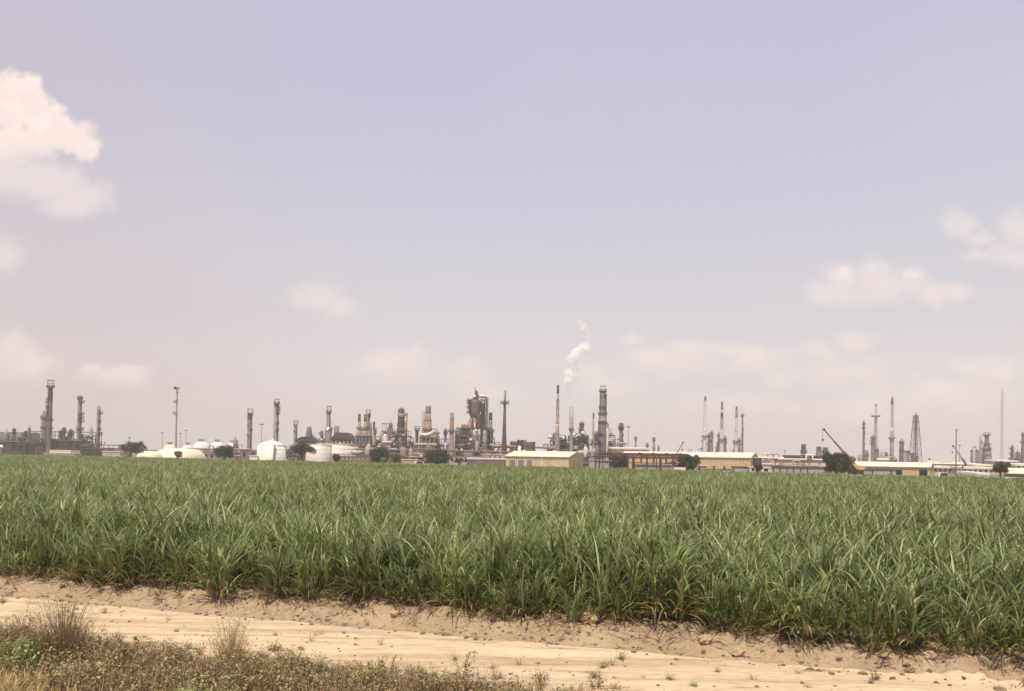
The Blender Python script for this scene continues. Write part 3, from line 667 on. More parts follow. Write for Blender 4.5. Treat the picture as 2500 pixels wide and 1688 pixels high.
for i in range(n):
    x = xa+(xb-xa)*i/n; m.bar((x, Yf+.1, GZ), (x+2.0, Yf+.1, zf), .06); m.bar((x+2.0, Yf+.14, GZ), (x, Yf+.14, zf), .06)
for z in (zf-.05, GZ+(zf-GZ)*.5): m.bar((xa, Yf+.1, z), (xb, Yf+.1, z), .22)
m.build('mesh_panel', 'brown_brick', t)
flat_shed('low brown workshop row behind the rusty mesh fence', 812, 902, 1114, 462, 'brown_brick', 'brown_brick', 8, nwin=9, wmat='beige_wall')
# stack O
stack('stack with an orange middle, left of the big red vessel', 1102.5, 520, [(1105, 14), (1092, 13), (1055, 10.5), (1008, 8.6)], 'pink_grey', bands=[(1026, 1008, 'mid_grey', 'stack_tip'), (1052, 1026, 'orange_insulation', 'orange_section')], plats=[(1053, 'A', 3.5)])
# cracker P
Yp = 540; kp = Yp/F
Xv = Xp(1157, Yp)
def zq(py, px=1157): return Zp(px, py, Yp)
t = thing('cracking_reactor', 'big bulbous reddish vessel topped by a silver dome and spire', 'reactor', (Xv, Yp, GZ))
MB().lathe(Xv, Yp, [(zq(1024), 7*kp), (zq(1018), 10.5*kp), (zq(1010), 13.5*kp), (zq(1006), 14.5*kp), (zq(992), 15.6*kp)], 28).build('lower_vessel', 'grey_steel', t)
MB().lathe(Xv, Yp, [(zq(992)+.01, 15.9*kp), (zq(984), 16.*kp), (zq(980), 14.6*kp), (zq(977), 12.*kp), (zq(974), 8*kp), (zq(972), 4*kp)], 28).build('upper_vessel', 'rust_red', t)
MB().lathe(Xp(1161, Yp), Yp-1, [(zq(978), 6.*kp), (zq(966), 6.*kp), (zq(962), 4*kp), (zq(955), 2.6*kp), (zq(954), 1.2*kp)], 18).build('cyclone_head', 'dark_steel', t)
MB().ball((Xp(1157, Yp), Yp-3.0, zq(969)), 4.*kp, 14, 8).build('silver_dome', 'white_paint', t)
MB().tube((Xp(1158, Yp), Yp, zq(975)), (Xp(1158, Yp), Yp, zq(945)), .5, 8, .22).build('spire', 'grey_steel', t)
m = MB(); x = Xp(1187.5, Yp)
m.path([(Xp(1168, Yp), Yp-1, zq(969, 1170)), (x-2, Yp-1, zq(969.5, 1186)), (x, Yp-1, zq(972, 1187)), (x, Yp-1, zq(1047, 1187))], .85, 12); m.build('overhead_line', 'pale_steel', t)
MB().tube((Xp(1170, Yp), Yp-1.05, zq(967.2, 1170)), (Xp(1184, Yp), Yp-1.05, zq(967.2, 1184)), .8, 10).build('line_jacket', 'white_paint', t)
MB().lathe(Xp(1178, Yp), Yp+3, [(GZ, 6.5*kp), (zq(1030), 6*kp), (zq(996), 5*kp), (zq(985), 3.5*kp)], 18).build('riser_column', 'grey_steel', t)
MB().lathe(Xp(1168, Yp), Yp-2, [(zq(1046), 7.5*kp), (zq(1024), 8.5*kp), (zq(1012), 5*kp)], 18).build('stripper', 'dark_steel', t)
m = MB()
for py in (978, 985, 996, 1008): deck_ring(m, Xv, Yp, zq(py), 15.4*kp, 4*kp, 118, 240)
for py in (976, 984, 992, 1000): deck_ring(m, Xp(1176, Yp), Yp, zq(py), 7*kp, 4.5*kp, -120, 20)
m.build('platform', 'frame_steel', t)
m = MB()
beam_frame(m, Xp(1173, Yp), Xp(1187, Yp), Yp-2, Yp+6, [zq(1045), zq(1030), zq(1015), zq(1000), zq(987), zq(976)], 3, 2, .3, .6, 5); m.build('steel_frame', 'frame_steel', t)
m = MB(); m.tube((Xp(1147, Yp), Yp-3, zq(1049)), (Xp(1151, Yp), Yp-3, zq(1022)), 10.5*kp, 16, 4.5*kp); m.build('orange_duct', 'orange_insulation', t)
m = MB(); m.tube((Xp(1161, Yp), Yp-6, zq(1031)), (Xp(1155, Yp), Yp-6, zq(1022)), 2.8*kp, 12); m.build('pink_elbow', 'pink_light', t)
m = MB().tube((Xp(1151, Yp), Yp-6.5, zq(1023)), (Xp(1148, Yp), Yp-6.5, zq(1050)), 3.2*kp, 12); m.build('pink_downcomer', 'pink_grey', t)
MB().box(Xp(1135, Yp), Yp-2, zq(1048), zq(1038), 17*kp, 8).build('orange_box', 'orange_insulation', t)
MB().box(Xp(1136, Yp), Yp-2, zq(1051), zq(1048)-.01, 14*kp, 7).build('red_base', 'red_paint', t)
# structure under it
Ys = 532; ks = Ys/F
t = thing('reactor_structure', 'massive brown block structure carrying the bulbous reddish vessel', 'process unit', (Xp(1155, Ys), Ys+8, GZ))
def zs_(py): return Zp(1155, py, Ys)
MB().box(Xp(1129, Ys), Ys+7, GZ, zs_(1055), 33*ks, 14).build('left_block', 'brown_brick', t)
m = MB(); m.add([(Xp(1112, Ys), Ys+1, zs_(1055)), (Xp(1145, Ys), Ys+1, zs_(1055)), (Xp(1145, Ys), Ys+1, zs_(1046)), (Xp(1122, Ys), Ys+1, zs_(1046)), (Xp(1112, Ys), Ys+12, zs_(1055)), (Xp(1145, Ys), Ys+12, zs_(1055)), (Xp(1145, Ys), Ys+12, zs_(1046)), (Xp(1122, Ys), Ys+12, zs_(1046))], [(0, 1, 2, 3), (7, 6, 5, 4), (0, 4, 5, 1), (1, 5, 6, 2), (2, 6, 7, 3), (3, 7, 4, 0)]); m.build('sloped_roof', 'grey_steel', t)
for a, w, p1, mt in ((1146.5, 8, 1050, 'pink_grey'), (1162, 12, 1060, 'mid_grey'), (1183, 13, 1050, 'pale_steel')):
    MB().lathe(Xp(a, Ys), Ys-1, [(GZ, w*.6*ks), (zs_(1085), w*.55*ks), (zs_(p1+4), w*.5*ks), (zs_(p1), w*.35*ks), (zs_(p1-3), w*.15*ks)], 14).build('regenerator_leg', mt, t)
m = MB(); m.box(Xp(1188, Ys), Ys+8, GZ, zs_(1050), 18*ks, 12, 0, .8, 1); m.build('right_block', 'dark_steel', t)
m = MB()
for py in (1046, 1062, 1078): m.box(Xp(1160, Ys), Ys+4, zs_(py)-.3, zs_(py), (84 if py > 1050 else 70)*ks, 13)
for py in (1046, 1062, 1078):
    a, b = Xp(1122, Ys), Xp(1200, Ys); 
    for h in (.7, 1.3): m.bar((a, Ys-2.6, zs_(py)+h), (b, Ys-2.6, zs_(py)+h), .13)
m.build('floor_deck', 'frame_steel', t)
m = MB(); beam_frame(m, Xp(1114, Ys), Xp(1202, Ys), Ys-2.5, Ys+10, [zs_(1094), zs_(1078), zs_(1062), zs_(1046)], 8, 2, .4, .3, 9); m.build('steel_frame', 'frame_steel', t)
for i, (a, py) in enumerate(((1150, 1075), (1116, 1099), (1128, 1099), (1174, 1099), (1162, 1053))):
    MB().ball((Xp(a, Ys), Ys-3.5, zs_(py)), 1.0 if i else 1.2, 10, 6).build('silver_drum', 'white_paint', t)
structure('open decks on the left face of the brown block structure', 1110, 1148, 1054, 528, 5, 6, 43, nv=7, npipe=14, vmats=('brown_brick', 'pink_grey', 'mid_grey', 'grey_steel'))
structure('pipe frame between the two grey plated box sheds', 1148, 1184, 1066, 526, 5, 5, 44, nv=5, npipe=14, vmats=('pink_grey', 'pale_steel', 'mid_grey', 'brown_brick'))
structure('tangled grey pipes at the right flank of the brown block structure', 1180, 1206, 1056, 540, 12, 6, 41, nv=4, npipe=10)
flat_shed('grey plated box shed in front of the brown block structure', 1133, 1156, 1099, 505, 'mid_grey', 'pale_steel', 6)
flat_shed('grey plated box shed below the black topped stack', 1180, 1201, 1099, 505, 'mid_grey', 'pale_steel', 6)
stack('black topped grey stack right of the bulbous reddish vessel', 1197, 560, [(1105, 18), (1075, 13), (1050, 9.5), (1008, 8)], 'mid_grey', bands=[(1026, 1008, 'near_black', 'stack_tip')], plats=[(1054, 'R', 5)])
# flare derrick R
stack('dark patched flare stack with a wide cross platform, left of the yellow warehouse', 1231.5, 480, [(1110, 14), (1088, 13), (1060, 9), (1030, 7.5), (1000, 5.6), (984, 5.4), (978, 4.6), (953, 4.6)], 'dark_patched', bands=[(978, 953, 'mid_grey', 'stack_tip')], plats=[(984, 'A', 8)], name='flare_stack')
Yo = 486; t = thing('pipe_bridge', 'orange pipe bridge from the brown structure to the black blocky plant', 'pipe bridge', (Xp(1231, Yo), Yo, GZ))
MB().tube((Xp(1201, Yo), Yo, Zp(1201, 1089.5, Yo)), (Xp(1260, Yo), Yo, Zp(1260, 1091, Yo)), .65, 12).build('pipe', 'orange_insulation', t)
MB().tube((Xp(1203, Yo), Yo+1.6, Zp(1203, 1092.2, Yo)), (Xp(1258, Yo), Yo+1.6, Zp(1258, 1093.4, Yo)), .45, 12).build('pipe', 'rust', t)
for a in (1206, 1217, 1232, 1245, 1256): MB().box(Xp(a, Yo), Yo+.6, GZ, Zp(a, 1094, Yo), .7, 2).build('trestle', 'brown_brick', t)
structure('rusty pumps and pipes under the orange pipe bridge', 1200, 1262, 1098, 480, 8, 2, 42, nv=8, npipe=9, vmats=('brown_brick', 'pink_grey', 'silver_clad'))
for a in (1210, 1240): column('vessel', 'silver round head '+('left of the dark flare stack' if a < 1220 else 'right of the dark flare stack')+' under the pipe bridge', 'vessel', a, 476, [(1110, 6), (1098, 6)], 'silver_clad', ladder=False, dome=.9, group='silver heads under the pipe bridge')
# black blocky plant S
Yb = 500; t = thing('cooling_plant', 'black blocky plant building left behind the yellow warehouse', 'plant building', (Xp(1276, Yb), Yb+8, GZ))
def zb(py): return Zp(1276, py, Yb)
kb = Yb/F
MB().box(Xp(1253.5, Yb), Yb+5, GZ, zb(1078.5), 17*kb, 9).build('rusty_wing', 'rust_dark', t)
MB().box(Xp(1271, Yb), Yb+6, GZ, zb(1076), 18*kb, 10).build('core_block', 'dark_steel', t)
MB().box(Xp(1292, Yb), Yb+6, GZ, zb(1079), 29*kb, 11).build('clad_block', 'grey_steel', t)
MB().box(Xp(1303.3, Yb), Yb+6, GZ, zb(1079)+.1, 7*kb, 11.2).build('end_bay', 'near_black', t)
m = MB()
for a, w in ((1266, 6), (1275, 8), (1283, 4)): m.tube((Xp(a, Yb), Yb+5, zb(1080)), (Xp(a, Yb), Yb+5, zb(1074)), w/2*kb, 14)
m.build('fan_stack', 'dark_steel', t)
m = MB()
for f in range(1249, 1307, 6): m.box(Xp(f, Yb), Yb+.2, GZ, zb(1081), .25, .5)
m.bar((Xp(1245, Yb), Yb+.2, zb(1088)), (Xp(1306, Yb), Yb+.2, zb(1088)), .3); m.build('cladding_rail', 'frame_steel', t)
MB().lathe(Xp(1268, Yb), Yb-3, [(GZ, 1.0), (zb(1091), 1.0), (zb(1089), .3)], 12).build('white_silo', 'white_paint', t)
pipe_rack('low dark pipe rack right of the black blocky plant', 1306, 1340, 1095, 540, 2, 8, 5, 36, pm_=('dark_steel', 'mauve_wall'))
for a, lab in ((1313, 'leftmost small white drum above the yellow warehouse roof'), (1319.5, 'second small white drum above the yellow warehouse roof'), (1326, 'third small white drum above the yellow warehouse roof'), (1332, 'rightmost small white drum above the yellow warehouse roof')):
    column('vessel', lab, 'vessel', a, 520, [(1110, 4.6), (1098.5, 4.6)], 'white_paint', ladder=False, dome=.8, group='row of white drums above the warehouse roof')
# band of low buildings 1098-1236
flat_shed('long mauve roofed shed left of the yellow warehouse', 1098, 1190, 1114, 440, 'beige_wall', 'mauve_wall', 9, nwin=8)
flat_shed('beige low office below the orange pipe bridge', 1178, 1240, 1109, 450, 'beige_wall', 'pale_roof', 10, nwin=5)
flat_shed('lowest long shed with a dark red base left of the yellow warehouse', 1140, 1238, 1121, 400, 'red_base', 'pale_mauve', 9, pitch=.7, rth=.5)
pipe_rack('beige pipe rack behind the mauve roofed shed', 1096, 1238, 1105, 470, 2, 7, 9, 37, pm_=('beige_wall', 'mauve_wall', 'brown_brick', 'pale_roof'))
# --- yellow warehouse
t, fr, ga, inf = warehouse('yellow warehouse with three grey roller doors', 1236, 1389, 1424, 360, 22, 1116, 1104, 'yellow_wall', 'cream_roof')
b = GZ; zd = Zp(1272, 1123, 372)
for x0, x1 in ((1244.5, 1259), (1265.5, 1280), (1287, 1301)): fr(x0, x1, b, zd, 'roller_door', 'door_grey', frame='cream_paint')
ga(.5, Zp(1406, 1117, 365), Zp(1406, 1111, 365), .6, 'gable_vent', 'rust')
fr(1322, 1324, b, inf['ze']-.3, 'downpipe', 'cream_paint'); fr(1341, 1343, b, inf['ze']-.3, 'downpipe', 'tan_insulation')
A_, B_, u_, v_ = inf['A'], inf['B'], inf['u'], inf['v']
for f in (.35, .6, .85):
    p = B_+u_*inf['L']*f+v_*inf['D']/2
    MB().box(p.x, p.y, inf['zr']-.1, inf['zr']+.7, 1.2, 1.0, -inf['th']).build('roof_vent', 'cream_roof', t)
# --- stacks U V, unit X
stack('pale banded stack with a black tip, tallest above the yellow warehouse', 1361, 520, [(1105, 11), (1066, 10), (1040, 8.6), (1039, 7.4), (1000, 7.2), (980, 6.8), (976, 5.8), (941, 5.4)], 'pink_grey', bands=[(961, 941, 'near_black', 'stack_tip'), (983, 975, 'brown_brick', 'ring_band'), (1039.5, 1036, 'white_paint', 'ring_band'), (1036, 1033, 'brown_brick', 'ring_band'), (998, 996, 'brown_brick', 'ring_band'), (1015, 1013, 'brown_brick', 'ring_band')], plats=())
stack('plain grey stack with white steam rising above it', 1395, 515, [(1105, 7), (1052, 7.5), (1045, 9.6), (1036, 8.8), (992, 9)], 'pale_grey', plats=[(1050, 'A', 2)])
column('distillation_column', 'short grey column with a crown head right of the steaming stack', 'column', 1420, 545, [(1105, 13), (1052, 10), (1038, 10), (1037, 12), (1032, 11)], 'mid_grey', plats=[(1039, 'A', 1), (1048, 'L', 3), (1055, 'A', 2)])
column('vessel', 'dark upright vessel hugging the pale banded stack', 'vessel', 1353.5, 530, [(1105, 9), (1060, 8.5)], 'brown_brick', dome=.8, plats=[(1078, 'L', 3)])
column('vessel', 'low domed grey vessel at the left end of the steaming unit', 'vessel', 1341, 528, [(1110, 14), (1092, 13.5)], 'grey_steel', dome=.5, ladder=False)
structure('grey clutter of pipes between the two stacks above the yellow warehouse', 1345, 1392, 1062, 536, 14, 6, 51, nv=12, npipe=16, vmats=('grey_steel', 'pale_steel', 'dark_steel', 'silver_clad'))
structure('grey clutter of pipes right of the steaming stack', 1388, 1440, 1058, 538, 14, 6, 52, nv=12, npipe=16, vmats=('grey_steel', 'pale_steel', 'dark_steel', 'silver_clad'))
structure('low dense pipework right behind the yellow warehouse ridge', 1338, 1444, 1086, 520, 10, 3, 53, nv=12, npipe=12, vmats=('grey_steel', 'mid_grey', 'dark_steel'))
for a, py, r, lab in ((1381, 1062, 2.4, 'left white drum end on the upper deck left of the steaming stack'), (1390, 1062, 2.1, 'white drum end touching the steaming stack'), (1404, 1066.5, 3.4, 'large white drum end just right of the steaming stack'), (1414, 1062, 2, 'small white drum end left of the crown head column'),
                      (1423, 1056, 3.6, 'highest white drum below the crown head column'), (1421, 1085, 2.6, 'lowest white drum end below the crown head column')):
    Yw = 526; c = W(a, py, Yw); rr = r*Yw/F
    t = thing('drum', lab, 'drum', (c.x, Yw, c.z-rr-.6), 'white drum ends in the steaming unit')
    MB().tube((c.x, Yw-1.5, c.z), (c.x, Yw+6, c.z), rr, 14).build('shell', 'white_paint', t); MB().box(c.x, Yw+3, c.z-rr-4., c.z-rr*.6, rr*1.2, 5).build('saddle', 'frame_steel', t)
stack('thinnest black tipped stack between the steaming unit and broad tower', 1448.5, 500, [(1125, 6), (1085, 4.6), (1040, 3.6), (1009, 3.2)], 'pink_grey', bands=[(1022, 1009, 'near_black', 'stack_tip')], plats=[(1078, 'L', 3)])
structure('pale pump skid and exchanger frame right of the yellow warehouse', 1424, 1462, 1104, 420, 8, 3, 54, nv=6, npipe=8, vmats=('pale_steel', 'tank_grey', 'grey_steel'))
flat_shed('grey pump shelter right of the yellow warehouse gable', 1440, 1458, 1112, 410, 'mid_grey', 'pale_steel', 6)
# --- broad tower Z
column('main_fractionator', 'broad dark tower flaring at the base, tallest right of the steam', 'column', 1471, 545, [(1105, 30), (1075, 26), (1045, 21), (1030, 19), (1012, 16.5), (957, 14.5)], 'grey_steel', plats=[(955, 'A', 2.5), (966, 'R', 2), (996, 'A', 1.5), (1011, 'A', 3), (1033, 'A', 1.5), (1058, 'L', 5), (1082, 'L', 4)],
       bands=[(1030, 1014, 'pink_grey', 'pale_section'), (968, 960, 'mid_grey', 'top_section')], head=('gantry', 943, 13), pipes=[(-6, 3.2, 1040, 'mid_grey'), (5, 4, 1050, 'pale_steel'), (-1, 2.5, 1036, 'dark_steel'), (8, 2, 964, 'dark_steel')], dome=.3)
structure('stepped pipework shoulder on the right of the broad dark tower', 1478, 1502, 1048, 545, 12, 6, 55, nv=8, npipe=12, vmats=('grey_steel', 'mid_grey', 'dark_steel'))
structure('lower pipework step between the broad tower and shouldered column', 1498, 1524, 1072, 548, 12, 4, 56, nv=7, npipe=10, vmats=('grey_steel', 'mid_grey', 'pale_steel'))
structure('leaning pipework left of the broad dark tower base', 1452, 1466, 1062, 540, 10, 5, 57, nv=4, npipe=8)
column('vessel', 'white egg shaped drum beside the broad dark tower', 'vessel', 1483, 540, [(1060, 5), (1050, 6.5), (1046, 5)], 'white_paint', ladder=False, head=('hoop', 1033, 7))
column('distillation_column', 'grey column with shoulders right of the broad dark tower', 'column', 1516, 560, [(1105, 10), (1052, 9), (1046, 9), (1040, 6), (1035, 5)], 'mid_grey', plats=[(1045, 'A', 3.5), (1048, 'A', 2), (1038, 'A', 3), (1063, 'R', 2), (1078, 'R', 2)], head=('hoop', 1033, 5), pipes=[(2.5, 2, 1046, 'grey_steel')])
# far small columns
for px, top, w, lab in ((1552, 1067, 5, 'faint far column with a flared head, right of the shouldered column'), (1580, 1083, 5, 'faint far stub column above the red steel frame'), (1596, 1069, 6, 'faint far square topped column above the red steel frame'),
                        (1608, 1092, 3, 'tiny faint far stub right of the square topped column')):
    column('distant_column', lab, 'column', px, 900, [(1108, w+1), (1090, w+1), (1086, w*.7), (top+8, w*.75), (top, w)], 'mid_grey', plats=[(top+7, 'A', 2), (top+2, 'A', 1)], group='faint far columns')
# long pale roofs
flat_shed('long pale roofed hall behind the red steel frame, upper roof', 1494, 1585, 1094, 480, 'mauve_wall', 'pale_roof', 24, name='hall', cat='hall', rth=1., pitch=.8)
# --- mustard warehouse
t, fr, ga, inf = warehouse('long mustard warehouse with a cream roof behind the red steel frame', 1512, 1833, 1851, 385, 27, 1118, 1106.5, 'mustard_wall', 'pale_roof')
for x0, x1 in ((1741, 1747), (1766, 1772), (1787, 1793)): fr(x0, x1, GZ, GZ+2.2, 'door', 'rust_dark')
fr(1815.5, 1816.5, GZ, inf['ze']-.3, 'downpipe', 'tan_insulation')
ga(.45, inf['ze']-2.6, inf['ze']-.9, 1.5, 'gable_vent', 'dark_opening')
for f in (.25, .4, .55, .75):
    p = inf['B']+inf['u']*inf['L']*f+inf['v']*inf['D']*.46
    MB().box(p.x, p.y, inf['zr']-.4, inf['zr']+.5, 1.4, .8, -inf['th']).build('roof_vent', 'pale_roof', t)
fr(1700, 1826, GZ, GZ+.9, 'plinth_wall', 'mauve_wall', .06)
# --- red steel frame
Yr = 350; t = thing('steel_building_frame', 'unfinished maroon steel building frame in front of the mustard warehouse', 'steel frame', (Xp(1575, Yr), Yr+8, GZ))
Dp = 16; ze = Zp(1575, 1115, Yr); zr_ = Zp(1575, 1109.5, Yr)
xs = [1464, 1500, 1546, 1580, 1612, 1644, 1690]
for i, a in enumerate(xs):
    x = Xp(a, Yr); m = MB()
    for y in (Yr, Yr+Dp): m.box(x, y, GZ, ze, .7 if i != 2 else .8, .6)
    m.bar((x, Yr, ze), (x, Yr+Dp/2, zr_), .4, .6); m.bar((x, Yr+Dp, ze), (x, Yr+Dp/2, zr_), .4, .6)
    m.build('portal_frame', 'maroon_steel', t)
x0, x1 = Xp(xs[0], Yr), Xp(xs[-1], Yr)
for j in range(8):
    f = j/7; z = ze+(zr_-ze)*f
    MB().bar((x0, Yr+Dp/2*f, z+.42), (x1, Yr+Dp/2*f, z+.42), .22, .3).build('purlin', 'maroon_steel', t)
    if j < 7: MB().bar((x0, Yr+Dp-Dp/2*f, z+.42), (x1, Yr+Dp-Dp/2*f, z+.42), .22, .3).build('purlin', 'maroon_steel', t)
zg_ = Zp(1575, 1131, Yr)
for z, hh in ((zg_, .3), (ze-.35, .9)): MB().bar((x0, Yr-.42, z), (x1, Yr-.42, z), .2, hh).build('girt', 'maroon_steel', t)
for z in (zg_, ze-.35): MB().bar((x0, Yr+Dp+.42, z), (x1, Yr+Dp+.42, z), .2, .35).build('girt', 'maroon_steel', t)
for a in (1474, 1552, 1606, 1618, 1652): MB().box(Xp(a, Yr), Yr+3, GZ, ze, .35, .35).build('wind_post', 'maroon_steel', t)
for a, b in ((1464, 1500), (1644, 1690)):
    m = MB(); m.bar((Xp(a, Yr), Yr+.1, GZ), (Xp(b, Yr), Yr+.1, ze), .14); m.bar((Xp(b, Yr), Yr+.25, GZ), (Xp(a, Yr), Yr+.25, ze), .14); m.build('cross_brace', 'maroon_steel', t)
for a in (1564, 1597, 1630, 1663):
    x = Xp(a, Yr); m = MB(); z = zr_+.75
    m.bar((x-2.2, Yr+2, ze+.6), (x, Yr+2, z), .3); m.bar((x, Yr+2, z), (x+2.2, Yr+2, ze+.6), .3); m.bar((x-2.2, Yr+2, ze+.6), (x+2.2, Yr+2, ze+.6), .25); m.build('canopy_truss', 'maroon_steel', t)
flat_shed('low grey wall of stacked materials under the red steel frame', 1440, 1492, 1123, 372, 'grey_wall', 'pale_roof', 4)
flat_shed('stacked pale panels under the middle of the red steel frame', 1545, 1640, 1133, 364, 'grey_wall', 'pale_roof', 3, name='panel_stack', cat='stack of panels')
# --- grey boom crane behind the frame
def boom_crane(label, base, tip, Y, bcol, w=1.1, tcol=None, split=None, CL=9., ccol=None):
    k = Y/F; p, q = W(*base, Y), W(*tip, Y); X = p.x
    t = thing('mobile_crane', label, 'crane', (X, Y, GZ))
    m = MB().box(X, Y+1.5, GZ+1.1, GZ+2.2, CL, 2.6); m.build('carrier', ccol or bcol, t)
    for sx in [q*CL/9 for q in (-3.4, -2, 2, 3.4)]:
        for yy in (.1, 2.9): 
            MB().tube((X+sx, Y+yy-.25, GZ+.65), (X+sx, Y+yy+.25, GZ+.65), .65, 14).build('wheel', 'rubber', t)
    m = MB().box(X, Y+1.5, GZ+2.25, GZ+3.9, 3.2, 2.4); m.box(X+(-2.2 if q.x < p.x else 2.2)*-1, Y+1.5, GZ+2.25, GZ+3.5, 1.6, 2.6); m.build('upper_body', bcol, t)
    MB().box(X+(2.2 if q.x < p.x else -2.2)*-.6, Y+.1, GZ+2.25, GZ+4.1, 1.5, .9).build('cab', 'glass_dark', t)
    s = p+(q-p)*(split or .35)
    MB().bar(p, s, w, w*1.15).build('boom_base', bcol, t)
    s2 = s+(q-s)*.5
    MB().bar(s, s2, w*.5, w*.55).build('boom_section', tcol or bcol, t); MB().bar(s2, q, w*.34, w*.38).build('boom_section', tcol or bcol, t)
    MB().box(q.x, q.y, q.z-.35, q.z+.35, .7, .7).build('boom_head', 'dark_steel', t)
    m = MB(); L = (q.z-GZ)*.12; m.bar((q.x-.4, q.y, q.z-.3), (q.x-.4, q.y, q.z-L-1.5), .07); m.box(q.x-.4, q.y, q.z-L-2.3, q.z-L-1.5, .5, .5); m.build('hook_block', 'dark_steel', t)
    MB().tube((p+(s-p)*.15)-Vector((0, 0, 1.6)), p+(s-p)*.75, .22, 8).build('lift_ram', 'dark_steel', t)
    return t
boom_crane('grey crane boom poking up above the red steel frame', (1640, 1128), (1667.5, 1081), 376, 'mid_grey', .9)
boom_crane('yellow truck crane with a long raised boom beside the biggest round tree', (2093, 1143), (2011.5, 1049), 300, 'crane_yellow', 1.05, 'grey_steel', .39, 4.6, 'dark_steel')
boom_crane('thin grey crane boom at the wooden pole on the right', (2360, 1136), (2327, 1089), 420, 'mid_grey', .9)
# --- white stacks BB..EE
Ya = 780
stack('tallest of the white stacks, left one with a pale band', 1721, Ya, [(1108, 10.5), (1070, 9.5), (1048, 8), (1046, 7), (978, 6.2)], 'stack_white', bands=[(1050, 1043, 'white_paint', 'ring_band')], plats=[(1066, 'A', 4)], head=('flare_tip', 968, 0), group='white stacks above the mustard warehouse')
stack('white stack with a dark upper band, second from the left', 1762, Ya, [(1108, 10.5), (1060, 9), (1040, 6.8), (990, 5.6)], 'stack_white', bands=[(1023, 1008, 'dark_steel', 'ring_band'), (1000, 990, 'grey_steel', 'stack_tip'), (1047, 1024, 'pink_grey', 'pink_section')], plats=[(1074, 'A', 4)], head=('flare_tip', 981, 0), group='white stacks above the mustard warehouse')
stack('white stack with a long brown top, third from the left', 1797.5, Ya, [(1108, 9.5), (1064, 7.6), (1055, 6), (1000, 5)], 'stack_white', bands=[(1020, 1000, 'brown_brick', 'stack_tip'), (1055, 1053, 'brown_brick', 'ring_band')], plats=[(1078, 'A', 4)], head=('flare_tip', 993, 0), group='white stacks above the mustard warehouse')
column('flare_stack', 'thin lattice flare right of the three white stacks', 'flare', 1812.3, Ya, [(1108, 4), (1009, 3)], 'grey_steel', plats=[(1016, 'A', 3), (1050, 'R', 1.5), (1066, 'L', 1.5)], pipes=[(2.2, 1.2, 1030, 'pale_steel')])
for px, top, w, mt, lab in ((1716.5, 1075, 4, 'grey_steel', 'short grey column hugging the tallest white stack'), (1730.5, 1062, 5.5, 'grey_steel', 'left one of the column pair right of the tallest white stack'), (1737.5, 1056, 5, 'mid_grey', 'right one of the column pair right of the tallest white stack'), (1755, 1061, 6, 'brown_grey', 'brownish column left of the dark banded white stack'),
                        (1769.5, 1069, 7, 'grey_steel', 'squat column right of the dark banded white stack'), (1793.5, 1080, 4, 'grey_steel', 'short column left of the brown topped white stack'), (1804.5, 1074, 6, 'mid_grey', 'column between the brown topped stack and the thin flare')):
    column('distillation_column', lab, 'column', px, Ya+8, [(1108, w+1), (top+2, w)], mt, plats=[(top+3, 'A', 2), (top+12, 'R', 2), (top+22, 'L', 2)], head=('hoop', top-5, 5), pipes=[(w*.3, 1.5, top+5, 'grey_steel')], group='columns between the white stacks')
for a, b, tp, lab, sd in ((1708, 1726, 1095, 'low pipework at the foot of the tallest white stack', 61), (1748, 1778, 1090, 'low pipework at the foot of the dark banded white stack', 62), (1786, 1810, 1098, 'low pipework at the foot of the brown topped white stack', 63)):
    structure(lab, a, b, tp, Ya, 10, 3, sd, nv=4, npipe=6, group='low pipework under the white stacks', rails=False)
structure('small faint frame on the mustard warehouse skyline', 1683, 1692, 1097, 620, 6, 2, 64, nv=1, npipe=2)
# --- right middle: canopy, pipe racks, long grey wall
flat_shed('dark lean-to canopy at the right gable of the mustard warehouse', 1848, 1860, 1117, 352, 'dark_steel', 'pale_roof', 6, name='canopy', cat='canopy')
flat_shed('grey site cabin block below the mustard warehouse', 1794, 1833, 1139.5, 300, 'grey_wall', 'dark_steel', 4, name='cabin', cat='site cabin')
flat_shed('white site cabin left of the small bush', 1832, 1846, 1139, 296, 'white_paint', 'white_paint', 3, name='cabin', cat='site cabin', nwin=1)
flat_shed('white site cabin right of the small bush', 1860, 1882, 1141, 292, 'white_paint', 'white_paint', 3, name='cabin', cat='site cabin', nwin=1)
pipe_rack('cream topped pipe rack right of the mustard warehouse', 1856, 1912, 1122, 360, 2, 8, 9, 38, fmat='brown_brick', pm_=('cream_roof', 'pale_roof', 'beige_wall'))
pipe_rack('cream topped long pipe rack behind the grey block wall', 1908, 2018, 1126, 352, 2, 8, 10, 39, fmat='brown_brick', pm_=('cream_roof', 'pale_roof', 'beige_wall', 'mauve_wall'))
flat_shed('beige low hall under the long pipe rack', 1900, 2030, 1131, 366, 'beige_wall', 'cream_roof', 10, nwin=12, rth=.6)
for a, py, r, lab in ((1870, 1118, 5, 'white drum on the cream pipe rack'), (1881, 1117, 2.2, 'small white round head on the cream pipe rack'), (1909, 1119, 2, 'white ball head at the long pipe rack start')):
    Yw = 372; c = W(a, py, Yw); rr = r*.5*Yw/F*1.2
    t = thing('drum', lab, 'drum', (c.x, Yw, c.z-rr-.6)); MB().tube((c.x-rr*1.6, Yw, c.z), (c.x+rr*1.6, Yw, c.z), rr, 12).build('shell', 'white_paint', t); MB().box(c.x, Yw, c.z-rr-2.5, c.z-rr*.6, rr*1.4, 1).build('saddle', 'mauve_wall', t)
flat_shed('long grey block wall shed with dark posts, left of the biggest tree', 1882, 2028, 1141, 310, 'grey_wall', 'dark_steel', 5, name='shed', cat='shed')
t = ALL[-1]
